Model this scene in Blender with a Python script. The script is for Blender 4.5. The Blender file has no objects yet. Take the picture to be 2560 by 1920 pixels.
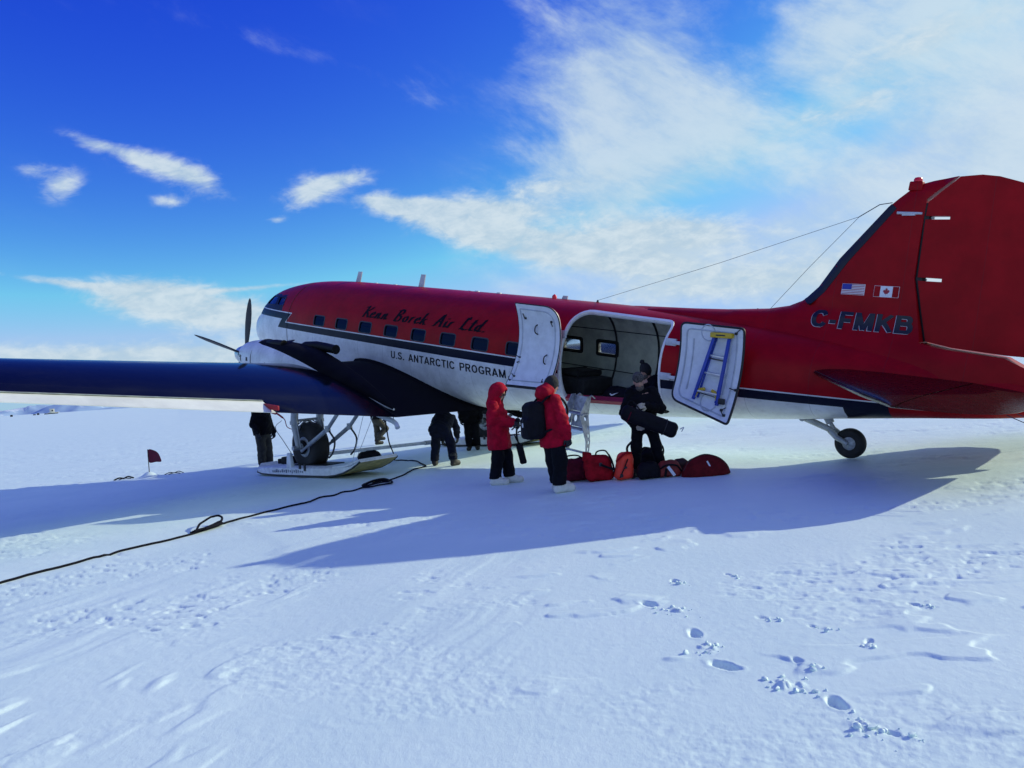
import bpy, bmesh, math, random
import numpy as np
from mathutils import Vector, Matrix
from mathutils.geometry import delaunay_2d_cdt
random.seed(7); RNG = np.random.default_rng(11)
R = math.radians
SC = bpy.context.scene
COL = SC.collection

# ------------------------------------------------------------------ camera
cd = bpy.data.cameras.new('camera'); cam = bpy.data.objects.new('camera', cd); COL.objects.link(cam)
cd.sensor_fit = 'HORIZONTAL'; cd.sensor_width = 36.0; cd.lens = 1974.82 / 2560 * 36
cd.clip_start = 0.05; cd.clip_end = 20000
_r = Vector((0.995866, -0.00015, -0.090836)); _u = Vector((0.090836, 0.001641, 0.995864)); _b = Vector((0, -0.999999, 0.001648))
cam.matrix_world = Matrix(((_r.x, _u.x, _b.x, 0), (_r.y, _u.y, _b.y, 0), (_r.z, _u.z, _b.z, 1.6617), (0, 0, 0, 1)))
SC.camera = cam

# ------------------------------------------------------------------ sun, sky, exposure
SUN_AZ, SUN_EL = R(70.9), R(22.8)          # azimuth clockwise from +Y
sd = bpy.data.lights.new('sun', 'SUN'); sd.energy = 2.8; sd.angle = R(0.53); sd.color = (1.0, 1.0, 0.72)
so = bpy.data.objects.new('sun', sd); COL.objects.link(so)
sunv = Vector((math.sin(SUN_AZ) * math.cos(SUN_EL), math.cos(SUN_AZ) * math.cos(SUN_EL), math.sin(SUN_EL)))
so.rotation_euler = sunv.to_track_quat('Z', 'Y').to_euler(); so.location = (30, 10, 20)
SC.view_settings.view_transform = 'Standard'; SC.view_settings.look = 'None'
SC.view_settings.exposure = 0.40; SC.view_settings.gamma = 1.0; SC.view_settings.use_curve_mapping = False
SC.render.engine = 'CYCLES'

class NT:
    """small helper to write node graphs as expressions"""
    def __init__(s, tree): s.t = tree; s.n = tree.nodes; s.l = tree.links
    def node(s, typ, **kw):
        n = s.n.new(typ)
        for k, v in kw.items(): setattr(n, k, v)
        return n
    def put(s, sock, v):
        if v is None: return
        if hasattr(v, 'is_output') or isinstance(v, bpy.types.NodeSocket): s.l.new(v, sock)
        else: sock.default_value = v
    def m(s, op, a, b=None, c=None, clamp=False):
        n = s.node('ShaderNodeMath', operation=op); n.use_clamp = clamp
        for i, v in enumerate((a, b, c)): s.put(n.inputs[i], v)
        return n.outputs[0]
    def smooth(s, x, lo, hi):
        n = s.node('ShaderNodeMapRange', interpolation_type='SMOOTHSTEP')
        s.put(n.inputs['Value'], x); n.inputs['From Min'].default_value = lo; n.inputs['From Max'].default_value = hi
        return n.outputs['Result']
    def noise(s, vec, scale, detail=4, rough=0.5, dist=0.0):
        n = s.node('ShaderNodeTexNoise'); s.put(n.inputs['Vector'], vec)
        n.inputs['Scale'].default_value = scale; n.inputs['Detail'].default_value = detail
        n.inputs['Roughness'].default_value = rough; n.inputs['Distortion'].default_value = dist
        return n.outputs[0]
    def mixc(s, f, a, b):
        n = s.node('ShaderNodeMix', data_type='RGBA'); s.put(n.inputs[0], f); s.put(n.inputs[6], a); s.put(n.inputs[7], b)
        return n.outputs[2]
    def vec(s, x, y, z):
        n = s.node('ShaderNodeCombineXYZ')
        for i, v in enumerate((x, y, z)): s.put(n.inputs[i], v)
        return n.outputs[0]

w = bpy.data.worlds.new('World'); SC.world = w; w.use_nodes = True
nt = NT(w.node_tree); nt.n.clear()
sky = nt.node('ShaderNodeTexSky', sky_type='NISHITA'); sky.sun_disc = False
sky.sun_elevation = SUN_EL; sky.sun_rotation = SUN_AZ; sky.altitude = 50; sky.air_density = 1.0; sky.dust_density = 0.35; sky.ozone_density = 3.0
tc = nt.node('ShaderNodeTexCoord'); sep = nt.node('ShaderNodeSeparateXYZ'); nt.l.new(tc.outputs['Generated'], sep.inputs[0])
dx, dy, dz = sep.outputs
az = nt.m('ARCTAN2', dx, dy); el = nt.m('ARCSINE', dz)
# clear polar air: the sky's own gradient, strongly saturated
ssp = nt.node('ShaderNodeSeparateColor'); nt.l.new(sky.outputs[0], ssp.inputs[0]); scb = nt.node('ShaderNodeCombineColor')
for i_, (k_, p_, c_) in enumerate(((6.9, 2.7, .30), (5.9, 2.6, .365), (.92, .5, .6))):
    v_ = nt.m('MINIMUM', nt.m('MULTIPLY', ssp.outputs[i_], .1), c_)
    nt.l.new(nt.m('MULTIPLY', nt.m('POWER', v_, p_), 10 * k_), scb.inputs[i_])
skycol = scb.outputs[0]
# cloud banks: (azimuth, elevation, half width, half height, tilt, strength) in degrees, broken up by noise
CL = [(-2.0, 11.3, 5.0, 1.1, -17, 1.0), (3.5, 9.4, 6.5, 1.2, -17, 1.0), (9.5, 8.0, 6.0, 1.0, -12, .9), (10, 10.6, 5, .8, -4, .7), (4, 13.6, 7, .9, 4, .72), (14, 8.8, 4, .8, -4, .85), (12.5, 9.6, 3.2, .6, -2, .8), (-5.5, 13.0, 2.5, .6, -10, .85), (-8.2, 13.4, 1.6, .45, -14, .85), (9.5, 9.4, 3.0, .7, -4, .9), (1, 12.3, 4, .6, -6, .75),
      (-13.0, 14.4, 1.7, .85, 14, 1.05), (-10.6, 15.2, 1.8, .55, 6, .8), (-20.6, 15.4, 2.0, .80, -18, 1.05), (-23.6, 16.4, 2.0, .58, -14, .95), (-26.6, 17.4, 1.6, .42, -12, .8), (-28.5, 14.8, 1.1, .70, 30, .92), (-30, 15.6, .9, .5, 0, .6), (-22.3, 13.9, 1.2, .42, 0, .72), (-15.5, 12.6, .6, .25, 0, .6),
      (-24.8, 7.9, 2.6, 1.1, -2, 1.25), (-21.8, 7.1, 2.4, 1.15, -6, 1.25), (-17.6, 6.2, 3.0, 1.0, -4, 1.2), (-28.8, 8.8, 3.0, .24, -9, .85), (-17.8, 8.1, 3.2, .16, 2, .7), (-31, 3.7, 9, 1.1, -3, 1.35), (-18, 3.4, 8, 1.0, -3, 1.2),
      (31, 6, 12, 2.6, 0, .80), (14, 5.4, 11, 1.0, 0, .72), (24, 15.6, 5, .9, 8, .6), (29, 18.5, 5, 1.0, 10, .6), (60, 18, 20, 10, 0, .6), (-115, 22, 45, 12, 0, .70), (135, 22, 50, 14, 0, .7)]  # banks behind the camera are added, out of view, to whiten ambient light
VEIL = [(8.5, 22, 5.0, 8, -8, .85), (13, 16, 8, 4.0, 14, .80), (6, 13.5, 8, 2.2, 8, .70), (27, 14, 12, 9, -4, .68), (31, 6, 14, 5, 0, 1.0), (12, 7, 12, 2.6, 0, .75), (-4.6, 20.6, 2.6, 1.2, -22, .40), (-14, 23.5, 6, .6, -12, .30), (26, 24, 9, 4, 6, .55),
        (17.0, 10.6, 4.2, 1.2, 0, -.75), (18.6, 21, 2.4, 5, 22, -.70), (60, 22, 26, 20, 0, .9), (15, 42, 30, 9, 0, .5), (180, 50, 90, 30, 0, .95), (-70, 50, 30, 18, 0, .8), (70, 55, 40, 20, 0, .8), (-115, 18, 50, 12, 0, .9), (135, 18, 60, 12, 0, .9), (-178, 14, 50, 10, 0, .8), (-25, 3.0, 20, .9, -2, .55)]  # overhead and rear veils are unseen additions that whiten the ambient light
def blobs(lst):
    cov = None
    for (a0, e0, wd, ht, tl, st) in lst:
        da = nt.m('SUBTRACT', az, R(a0)); de = nt.m('SUBTRACT', el, R(e0)); c, s_ = math.cos(R(tl)), math.sin(R(tl))
        u = nt.m('MULTIPLY', nt.m('ADD', nt.m('MULTIPLY', da, c), nt.m('MULTIPLY', de, s_)), 1 / R(wd))
        v = nt.m('MULTIPLY', nt.m('SUBTRACT', nt.m('MULTIPLY', de, c), nt.m('MULTIPLY', da, s_)), 1 / R(ht))
        g = nt.m('EXPONENT', nt.m('MULTIPLY', nt.m('ADD', nt.m('MULTIPLY', u, u), nt.m('MULTIPLY', v, v)), -0.8))
        cov = nt.m('MULTIPLY', g, st) if cov is None else nt.m('MULTIPLY_ADD', g, st, cov)
    return nt.m('MINIMUM', cov, 1.2)
covP, covV = blobs(CL), blobs(VEIL)
# puffs: billows stretched along the horizon; veil: fine fibres combed diagonally
pv = nt.vec(az, nt.m('MULTIPLY', el, 2.0), 0.37)
n1 = nt.noise(pv, 16.0, 9, 0.62, 0.5); n2 = nt.noise(pv, 44.0, 7, 0.62, 0.4)
nn = nt.m('ADD', nt.m('MULTIPLY', nt.m('SUBTRACT', n1, .5), 1.7), nt.m('MULTIPLY', nt.m('SUBTRACT', n2, .5), .8))
densP = nt.m('MULTIPLY', nt.m('MULTIPLY', nt.smooth(nt.m('ADD', covP, nn), 0.12, 1.18), nt.smooth(covP, 0.05, 0.35)), .93)
fv = nt.vec(nt.m('ADD', nt.m('MULTIPLY', az, .55), nt.m('MULTIPLY', el, -.75)), nt.m('ADD', nt.m('MULTIPLY', el, 1.6), nt.m('MULTIPLY', az, 1.0)), 4.2)
n3 = nt.noise(fv, 7.5, 9, 0.66, 0.22); n4 = nt.noise(pv, 6.0, 5, 0.6, 0.3)
vn = nt.m('ADD', nt.m('MULTIPLY', nt.m('SUBTRACT', n3, .5), 2.3), nt.m('MULTIPLY', nt.m('SUBTRACT', n4, .5), 1.3))
densV = nt.m('MULTIPLY', nt.m('MULTIPLY', nt.smooth(nt.m('ADD', covV, vn), 0.16, 1.50), nt.smooth(covV, 0.02, 0.45)), .82)
shade = nt.smooth(nt.m('ADD', nt.m('MULTIPLY', n2, .5), nt.m('MULTIPLY', n1, .6)), .42, .70)
ccol = nt.mixc(shade, (3.6, 4.7, 5.6, 1), (5.0, 5.8, 6.3, 1))
allc = nt.mixc(densV, skycol, nt.mixc(nt.smooth(n3, .35, .68), (3.7, 4.9, 5.9, 1), (4.9, 5.8, 6.3, 1)))
allc = nt.mixc(densP, allc, ccol)
bg = nt.node('ShaderNodeBackground'); nt.l.new(allc, bg.inputs[0]); bg.inputs[1].default_value = 0.1
wo = nt.node('ShaderNodeOutputWorld'); nt.l.new(bg.outputs[0], wo.inputs[0])

# ------------------------------------------------------------------ materials
MATS = {}
def mat(name, col, rough=0.5, metal=0.0, var=0.08, vscale=6.0, bump=0.0, bscale=60.0, spec=0.5, coat=0.0, dirt=None, trans=0.0, stretch=(1, 1, 1)):
    if name in MATS: return MATS[name]
    m = bpy.data.materials.new(name); m.use_nodes = True
    t = NT(m.node_tree); b = t.n['Principled BSDF']
    o = t.node('ShaderNodeTexCoord'); mp = t.node('ShaderNodeMapping'); t.l.new(o.outputs['Object'], mp.inputs[0]); mp.inputs['Scale'].default_value = stretch
    c = (*col, 1)
    if var > 0:
        n = t.noise(mp.outputs[0], vscale, 6, .6)
        lo = tuple(x * (1 - var * 1.6) for x in col) + (1,); hi = tuple(min(1, x * (1 + var)) for x in col) + (1,)
        cc = t.mixc(t.smooth(n, .3, .7), lo, hi)
        if dirt:
            n3 = t.noise(mp.outputs[0], vscale * .45, 8, .68)
            cc = t.mixc(t.m('MULTIPLY', t.smooth(n3, dirt[2], dirt[2] + .22), dirt[1]), cc, (*dirt[0], 1))
        t.l.new(cc, b.inputs['Base Color'])
        t.put(b.inputs['Roughness'], t.m('ADD', t.m('MULTIPLY', t.m('SUBTRACT', n, .5), .25), rough, clamp=True))
    else:
        b.inputs['Base Color'].default_value = c; b.inputs['Roughness'].default_value = rough
    b.inputs['Metallic'].default_value = metal
    b.inputs['Specular IOR Level'].default_value = spec
    b.inputs['Coat Weight'].default_value = coat; b.inputs['Coat Roughness'].default_value = .08
    if bump > 0:
        bn = t.node('ShaderNodeBump'); bn.inputs['Strength'].default_value = bump; bn.inputs['Distance'].default_value = .01
        t.l.new(t.noise(mp.outputs[0], bscale, 5, .6), bn.inputs['Height']); t.l.new(bn.outputs[0], b.inputs['Normal'])
    MATS[name] = m
    return m

def skin_paint(name, col, rough, coat=0.25, dirt=None, panel=True, spec=.4, waves=.25):
    """aircraft paint: faint oil-canning between frames, panel seams and grime"""
    if name in MATS: return MATS[name]
    m = bpy.data.materials.new(name); m.use_nodes = True
    t = NT(m.node_tree); b = t.n['Principled BSDF']
    o = t.node('ShaderNodeTexCoord'); sp = t.node('ShaderNodeSeparateXYZ'); t.l.new(o.outputs['Object'], sp.inputs[0])
    n = t.noise(o.outputs['Object'], 2.2, 7, .62); n2 = t.noise(o.outputs['Object'], 11, 6, .65)
    cc = t.mixc(t.smooth(n, .3, .72), tuple(x * .80 for x in col) + (1,), tuple(min(1, x * 1.08) for x in col) + (1,))
    if dirt:
        cc = t.mixc(t.m('MULTIPLY', t.smooth(n2, .52, .78), dirt[1]), cc, (*dirt[0], 1))
    if panel:
        fx = t.m('ABSOLUTE', t.m('SUBTRACT', t.m('FRACT', t.m('MULTIPLY', sp.outputs[0], 1 / .995)), .5))
        seam = t.m('LESS_THAN', fx, .004)
        cc = t.mixc(t.m('MULTIPLY', seam, .35), cc, (.03, .03, .035, 1))
    t.l.new(cc, b.inputs['Base Color'])
    t.put(b.inputs['Roughness'], t.m('ADD', t.m('MULTIPLY', t.m('SUBTRACT', n2, .5), .2), rough, clamp=True))
    b.inputs['Coat Weight'].default_value = coat; b.inputs['Coat Roughness'].default_value = .12; b.inputs['Specular IOR Level'].default_value = spec
    wv = t.node('ShaderNodeBump'); wv.inputs['Strength'].default_value = waves; wv.inputs['Distance'].default_value = .02
    t.l.new(t.noise(o.outputs['Object'], 3.2, 2, .5), wv.inputs['Height']); t.l.new(wv.outputs[0], b.inputs['Normal'])
    MATS[name] = m
    return m

def glass_mat(name, tint, refl=0.12, gcol=(.9, .95, 1, 1)):
    if name in MATS: return MATS[name]
    m = bpy.data.materials.new(name); m.use_nodes = True
    t = NT(m.node_tree); t.n.clear()
    tr = t.node('ShaderNodeBsdfTransparent'); tr.inputs[0].default_value = (*tint, 1)
    gl = t.node('ShaderNodeBsdfGlossy'); gl.inputs['Color'].default_value = gcol; gl.inputs['Roughness'].default_value = .03
    fr = t.node('ShaderNodeFresnel'); fr.inputs[0].default_value = 1.5
    mx = t.node('ShaderNodeMixShader'); t.put(mx.inputs[0], t.m('ADD', fr.outputs[0], refl, clamp=True)); t.l.new(tr.outputs[0], mx.inputs[1]); t.l.new(gl.outputs[0], mx.inputs[2])
    out = t.node('ShaderNodeOutputMaterial'); t.l.new(mx.outputs[0], out.inputs[0])
    MATS[name] = m
    return m

RED = skin_paint('red paint', (.36, .004, .010), .38, .02, ((.20, .004, .010), .35), spec=.09)
NAVY = skin_paint('navy paint', (.007, .009, .026), .36, .0, ((.016, .016, .026), .5), spec=.14)
WHITE = skin_paint('white paint', (.74, .76, .76), .38, .10, ((.40, .41, .43), .55))
BLACKP = skin_paint('black wing paint', (.003, .004, .008), .11, .0, ((.012, .012, .014), .4), spec=.06, waves=.06)
LINE = mat('white line paint', (.80, .80, .80), .4, var=.05)
INK = mat('black lettering', (.008, .009, .016), .4, var=.1)
SCRIPT = mat('dark script lettering', (.004, .001, .004), .5, spec=.1, var=.1)
LINING = mat('cabin lining', (.70, .73, .66), .75, var=.12, vscale=4)
DARKTRIM = mat('dark trim', (.025, .026, .028), .6, var=.2)
FLOORM = mat('cabin floor board', (.07, .065, .06), .7, var=.25)
DOORW = mat('door lining white', (.72, .75, .78), .5, var=.06, dirt=((.38, .39, .40), .5, .55))
SEAL = mat('rubber seal', (.012, .012, .014), .6, var=.2)
TYRE = mat('tyre rubber', (.014, .014, .015), .75, var=.3, bump=.3, bscale=30)
ALU = mat('bare aluminium', (.40, .42, .45), .5, metal=.35, var=.25, vscale=12)
STEEL = mat('grey painted strut', (.38, .40, .42), .42, metal=.25, var=.15, dirt=((.12, .12, .12), .6, .52))
GREYL = mat('light grey paint', (.55, .57, .60), .5, var=.1)
SKIW = mat('ski white paint', (.74, .76, .78), .45, var=.1, dirt=((.30, .31, .33), .55, .52))
SKIY = mat('worn yellow ski base', (.50, .42, .17), .55, var=.25, dirt=((.10, .09, .06), .7, .5))
WALK = mat('matte black wing walk', (.0045, .0045, .006), .75, var=.35, vscale=3, spec=.10)
SOOT = mat('soot black metal', (.006, .006, .008), .6, var=.3, spec=.2)
GROOVE = mat('door pressing', (.46, .50, .55), .55, var=.1)
BOOT = mat('deicer rubber boot', (.010, .010, .012), .5, var=.2)
SKYGLASS = glass_mat('clear pane', (.96, .97, .98), .0)
BLUEGLASS = glass_mat('tinted cabin pane', (.010, .026, .09), .01, (.10, .17, .48, 1))
REDLENS = mat('red beacon lens', (.75, .01, .03), .25, var=.05)

# ------------------------------------------------------------------ objects and meshes
def tag(o, label=None, cat=None, group=None, kind=None):
    if label: o['label'] = label
    if cat: o['category'] = cat
    if group: o['group'] = group
    if kind: o['kind'] = kind
    return o
def empty(name, loc=(0, 0, 0), rz=0.0):
    o = bpy.data.objects.new(name, None); COL.objects.link(o); o.location = loc; o.rotation_euler = (0, 0, rz); o.empty_display_size = .2
    return o
def mesh_obj(name, me, mats, parent=None, world=False):
    for m in (mats if isinstance(mats, (list, tuple)) else [mats]): me.materials.append(m)
    o = bpy.data.objects.new(name, me); COL.objects.link(o)
    if parent is not None:
        o.parent = parent
        if world: o.matrix_parent_inverse = wm(parent).inverted()
    return o
def wm(o):
    m = o.matrix_basis.copy()
    if o.parent is not None: m = wm(o.parent) @ o.matrix_parent_inverse @ m
    return m
def pymesh(name, V, Fc, mi=None, smooth=None):
    me = bpy.data.meshes.new(name)
    me.from_pydata([tuple(v) for v in V], [], [tuple(int(i) for i in f) for f in Fc])
    if mi is not None: me.polygons.foreach_set('material_index', np.asarray(mi, dtype=np.int32))
    if smooth is not None:
        me.shade_smooth()
        if smooth < 179: me.set_sharp_from_angle(angle=R(smooth))
    me.update()
    return me

class MB:
    def __init__(s): s.v = []; s.f = []; s.mi = []; s.cur = 0
    def add(s, V, Fc):
        o = len(s.v); s.v += [tuple(float(c) for c in v) for v in V]
        for f in Fc: s.f.append(tuple(int(i) + o for i in f)); s.mi.append(s.cur)
        return s
    def m(s, i): s.cur = i; return s
    def box(s, c, size, rot=None, taper=1.0):
        hx, hy, hz = (x / 2 for x in size); V = []
        for z in (-1, 1):
            k = taper if z > 0 else 1.0
            for (x, y) in ((-1, -1), (1, -1), (1, 1), (-1, 1)): V.append(Vector((x * hx * k, y * hy * k, z * hz)))
        if rot is not None:
            M_ = rot if isinstance(rot, Matrix) else Matrix.Rotation(rot, 3, 'Z'); V = [M_ @ v for v in V]
        c = Vector(c)
        return s.add([v + c for v in V], [(3, 2, 1, 0), (4, 5, 6, 7), (0, 1, 5, 4), (1, 2, 6, 5), (2, 3, 7, 6), (3, 0, 4, 7)])
    def bar(s, a, b, wd, ht, up=(0, 0, 1)):
        a, b = Vector(a), Vector(b); d = (b - a); L = d.length; d.normalize(); u = Vector(up); x = d.cross(u)
        if x.length < 1e-4: x = d.cross(Vector((1, 0, 0)))
        x.normalize(); z = x.cross(d).normalized()
        M_ = Matrix((d, x, z)).transposed()
        return s.box((a + b) / 2, (L, wd, ht), M_)
    def tube(s, P, r, seg=10, caps=True, closed=False):
        P = [Vector(p) for p in P]; n = len(P); rr = r if isinstance(r, (list, tuple, np.ndarray)) else [r] * n
        V = []; prev = None
        for i in range(n):
            a = P[(i - 1) % n] if (closed or i > 0) else P[i]; b = P[(i + 1) % n] if (closed or i < n - 1) else P[i]
            d = (b - a).normalized()
            if prev is None:
                x = d.cross(Vector((0, 0, 1)))
                if x.length < 1e-3: x = d.cross(Vector((1, 0, 0)))
            else: x = prev - d * prev.dot(d)
            x.normalize(); prev = x; y = d.cross(x)
            for k in range(seg):
                t = 2 * math.pi * k / seg; V.append(P[i] + (x * math.cos(t) + y * math.sin(t)) * rr[i])
        Fc = []
        for i in range(n if closed else n - 1):
            j = (i + 1) % n
            for k in range(seg):
                k2 = (k + 1) % seg; Fc.append((i * seg + k, i * seg + k2, j * seg + k2, j * seg + k))
        if caps and not closed: Fc.append(tuple(range(seg))[::-1]); Fc.append(tuple((n - 1) * seg + k for k in range(seg)))
        return s.add(V, Fc)
    def loft(s, rings, cap0=True, cap1=True, closed=True):
        n = len(rings[0]); V = [p for r_ in rings for p in r_]; Fc = []
        for i in range(len(rings) - 1):
            for k in range(n if closed else n - 1):
                k2 = (k + 1) % n; Fc.append((i * n + k, i * n + k2, (i + 1) * n + k2, (i + 1) * n + k))
        if cap0: Fc.append(tuple(range(n))[::-1])
        if cap1: Fc.append(tuple((len(rings) - 1) * n + k for k in range(n)))
        return s.add(V, Fc)
    def lathe(s, prof, origin=(0, 0, 0), axis=(0, 0, 1), seg=24):
        """prof: list of (distance along axis, radius)"""
        a = Vector(axis).normalized(); x = a.orthogonal().normalized(); y = a.cross(x); o = Vector(origin)
        return s.loft([[o + a * h + (x * math.cos(2 * math.pi * k / seg) + y * math.sin(2 * math.pi * k / seg)) * max(r, 1e-4) for k in range(seg)] for h, r in prof])
    def build(s, name, mats, parent=None, smooth=40, bevel=0.0, world=False):
        me = pymesh(name, s.v, s.f, s.mi)
        bm = bmesh.new(); bm.from_mesh(me)
        if bevel > 0:
            bmesh.ops.bevel(bm, geom=[e for e in bm.edges if len(e.link_faces) == 2 and e.calc_face_angle(0) > .6], offset=bevel, segments=2, profile=.5, affect='EDGES', clamp_overlap=True)
        bmesh.ops.recalc_face_normals(bm, faces=bm.faces)
        bm.to_mesh(me); bm.free()
        if smooth is not None:
            me.shade_smooth(); me.set_sharp_from_angle(angle=R(smooth))
        return mesh_obj(name, me, mats, parent, world)

def densify(P, step, closed=True):
    out = []; n = len(P)
    for i in range(n if closed else n - 1):
        a = np.array(P[i], float); b = np.array(P[(i + 1) % n], float); k = max(1, int(np.ceil(np.linalg.norm(b - a) / step)))
        for j in range(k): out.append(tuple(a + (b - a) * j / k))
    if not closed: out.append(tuple(P[-1]))
    return out
def rounded(P, r, seg=5):
    """round the corners of a closed polygon; r scalar or list"""
    out = []; n = len(P); P = [np.array(p, float) for p in P]
    for i in range(n):
        rr = r[i] if isinstance(r, (list, tuple)) else r
        a, b, c = P[i - 1], P[i], P[(i + 1) % n]; d1 = (a - b) / np.linalg.norm(a - b); d2 = (c - b) / np.linalg.norm(c - b)
        L = min(rr, .49 * np.linalg.norm(a - b), .49 * np.linalg.norm(c - b))
        if rr <= 0: out.append(tuple(b)); continue
        p1, p2 = b + d1 * L, b + d2 * L
        for k in range(seg + 1):
            t = k / seg; out.append(tuple((1 - t) ** 2 * p1 + 2 * t * (1 - t) * b + t * t * p2))
    return out
def inpoly(P, x, y):
    P = np.asarray(P, float); x = np.atleast_1d(x); y = np.atleast_1d(y); r = np.zeros(x.shape, bool); j = len(P) - 1
    for i in range(len(P)):
        xi, yi = P[i]; xj, yj = P[j]
        c = ((yi > y) != (yj > y)) & (x < (xj - xi) * (y - yi) / (yj - yi + 1e-15) + xi); r ^= c; j = i
    return r
def cdt(points, loops, lines=()):
    """2-D constrained Delaunay: loops are closed polylines, lines open ones"""
    V = [Vector(p) for p in points]; E = []
    for L, cl in [(l, True) for l in loops] + [(l, False) for l in lines]:
        o = len(V); V += [Vector(p) for p in L]
        E += [(o + i, o + i + 1) for i in range(len(L) - 1)]
        if cl: E.append((o + len(L) - 1, o))
    r = delaunay_2d_cdt(V, E, [], 0, 1e-5)
    return np.array([(v.x, v.y) for v in r[0]]), np.array([f for f in r[2] if len(f) == 3], dtype=int)
def sheet(outline, fmap, holes=(), grid=.15, step=None):
    """solid plate: outline (and holes) in 2-D, fmap(u, v, side) -> 3-D for side +1/-1"""
    step = step or grid
    O_ = densify(outline, step); H_ = [densify(h, step) for h in holes]
    a = np.array(O_); g = []
    for x in np.arange(a[:, 0].min() + grid / 2, a[:, 0].max(), grid):
        for y in np.arange(a[:, 1].min() + grid / 2, a[:, 1].max(), grid): g.append((x, y))
    if g:
        g = np.array(g); k = inpoly(O_, g[:, 0], g[:, 1])
        for h in H_: k &= ~inpoly(h, g[:, 0], g[:, 1])
        bp = np.array(O_ + [p for h in H_ for p in h])
        dm = np.min(np.linalg.norm(g[:, None, :] - bp[None], axis=2), axis=1) if len(g) * len(bp) < 4e7 else np.ones(len(g))
        g = g[k & (dm > grid * .35)]
    V, T = cdt([tuple(p) for p in g], [O_] + H_)
    c = V[T].mean(axis=1); k = inpoly(O_, c[:, 0], c[:, 1])
    for h in H_: k &= ~inpoly(h, c[:, 0], c[:, 1])
    T = T[k]
    n = len(V); VV = [fmap(u, v, 1) for u, v in V] + [fmap(u, v, -1) for u, v in V]
    Fc = [tuple(t) for t in T] + [tuple(int(i) + n for i in t[::-1]) for t in T]
    ec = {}
    for t in T:
        for i in range(3):
            e = (int(t[i]), int(t[(i + 1) % 3])); ec[e] = 1
    for (a_, b_) in list(ec):
        if (b_, a_) not in ec: Fc.append((b_, a_, a_ + n, b_ + n))
    return VV, Fc

def pchip(xs, ys):
    xs = np.array(xs, float); ys = np.array(ys, float); o = np.argsort(xs); xs = xs[o]; ys = ys[o]
    h = np.diff(xs); d = np.diff(ys) / h; m_ = np.zeros(len(xs))
    for i in range(1, len(xs) - 1):
        if d[i - 1] * d[i] > 0:
            w1 = 2 * h[i] + h[i - 1]; w2 = h[i] + 2 * h[i - 1]; m_[i] = (w1 + w2) / (w1 / d[i - 1] + w2 / d[i])
    m_[0] = d[0]; m_[-1] = d[-1]
    def f(x):
        x = np.clip(np.asarray(x, float), xs[0], xs[-1]); i = np.clip(np.searchsorted(xs, x) - 1, 0, len(h) - 1); t = (x - xs[i]) / h[i]
        return (2 * t**3 - 3 * t**2 + 1) * ys[i] + (t**3 - 2 * t**2 + t) * h[i] * m_[i] + (-2 * t**3 + 3 * t**2) * ys[i + 1] + (t**3 - t**2) * h[i] * m_[i + 1]
    return f
def spline(P, n=8, closed=False):
    P = [np.array(p, float) for p in P]; out = []; N = len(P)
    for i in range(N if closed else N - 1):
        p0 = P[i - 1] if (closed or i > 0) else 2 * P[0] - P[1]; p1 = P[i]; p2 = P[(i + 1) % N]
        p3 = P[(i + 2) % N] if (closed or i + 2 < N) else 2 * P[-1] - P[-2]
        for k in range(n):
            t = k / n; out.append(.5 * (2 * p1 + (p2 - p0) * t + (2 * p0 - 5 * p1 + 4 * p2 - p3) * t**2 + (3 * p1 - p0 - 3 * p2 + p3) * t**3))
    if not closed: out.append(P[-1])
    return out
# ------------------------------------------------------------------ snow field
_perm = RNG.permutation(512); _perm = np.concatenate([_perm, _perm, _perm])
_ga = RNG.uniform(0, 2 * math.pi, 2048); _gx, _gy = np.cos(_ga), np.sin(_ga)
def perlin(x, y):
    xi = np.floor(x).astype(np.int64); yi = np.floor(y).astype(np.int64); xf = x - xi; yf = y - yi
    xi &= 511; yi &= 511
    u = xf**3 * (xf * (xf * 6 - 15) + 10); v = yf**3 * (yf * (yf * 6 - 15) + 10)
    def g(ix, iy, fx, fy):
        h = _perm[_perm[ix & 511] + (iy & 511)]; return _gx[h] * fx + _gy[h] * fy
    a = g(xi, yi, xf, yf); b = g(xi + 1, yi, xf - 1, yf); c = g(xi, yi + 1, xf, yf - 1); d = g(xi + 1, yi + 1, xf - 1, yf - 1)
    return ((a * (1 - u) + b * u) * (1 - v) + (c * (1 - u) + d * u) * v) * 1.4
def fbm(x, y, o=4, g=.5):
    r = np.zeros(np.shape(x)); a = 1.0
    for i in range(o): r = r + a * perlin(x * 2**i + 17.3 * i, y * 2**i + 9.1 * i); a *= g
    return r
def sst(x, a, b):
    t = np.clip((x - a) / (b - a), 0, 1); return t * t * (3 - 2 * t)
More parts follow.
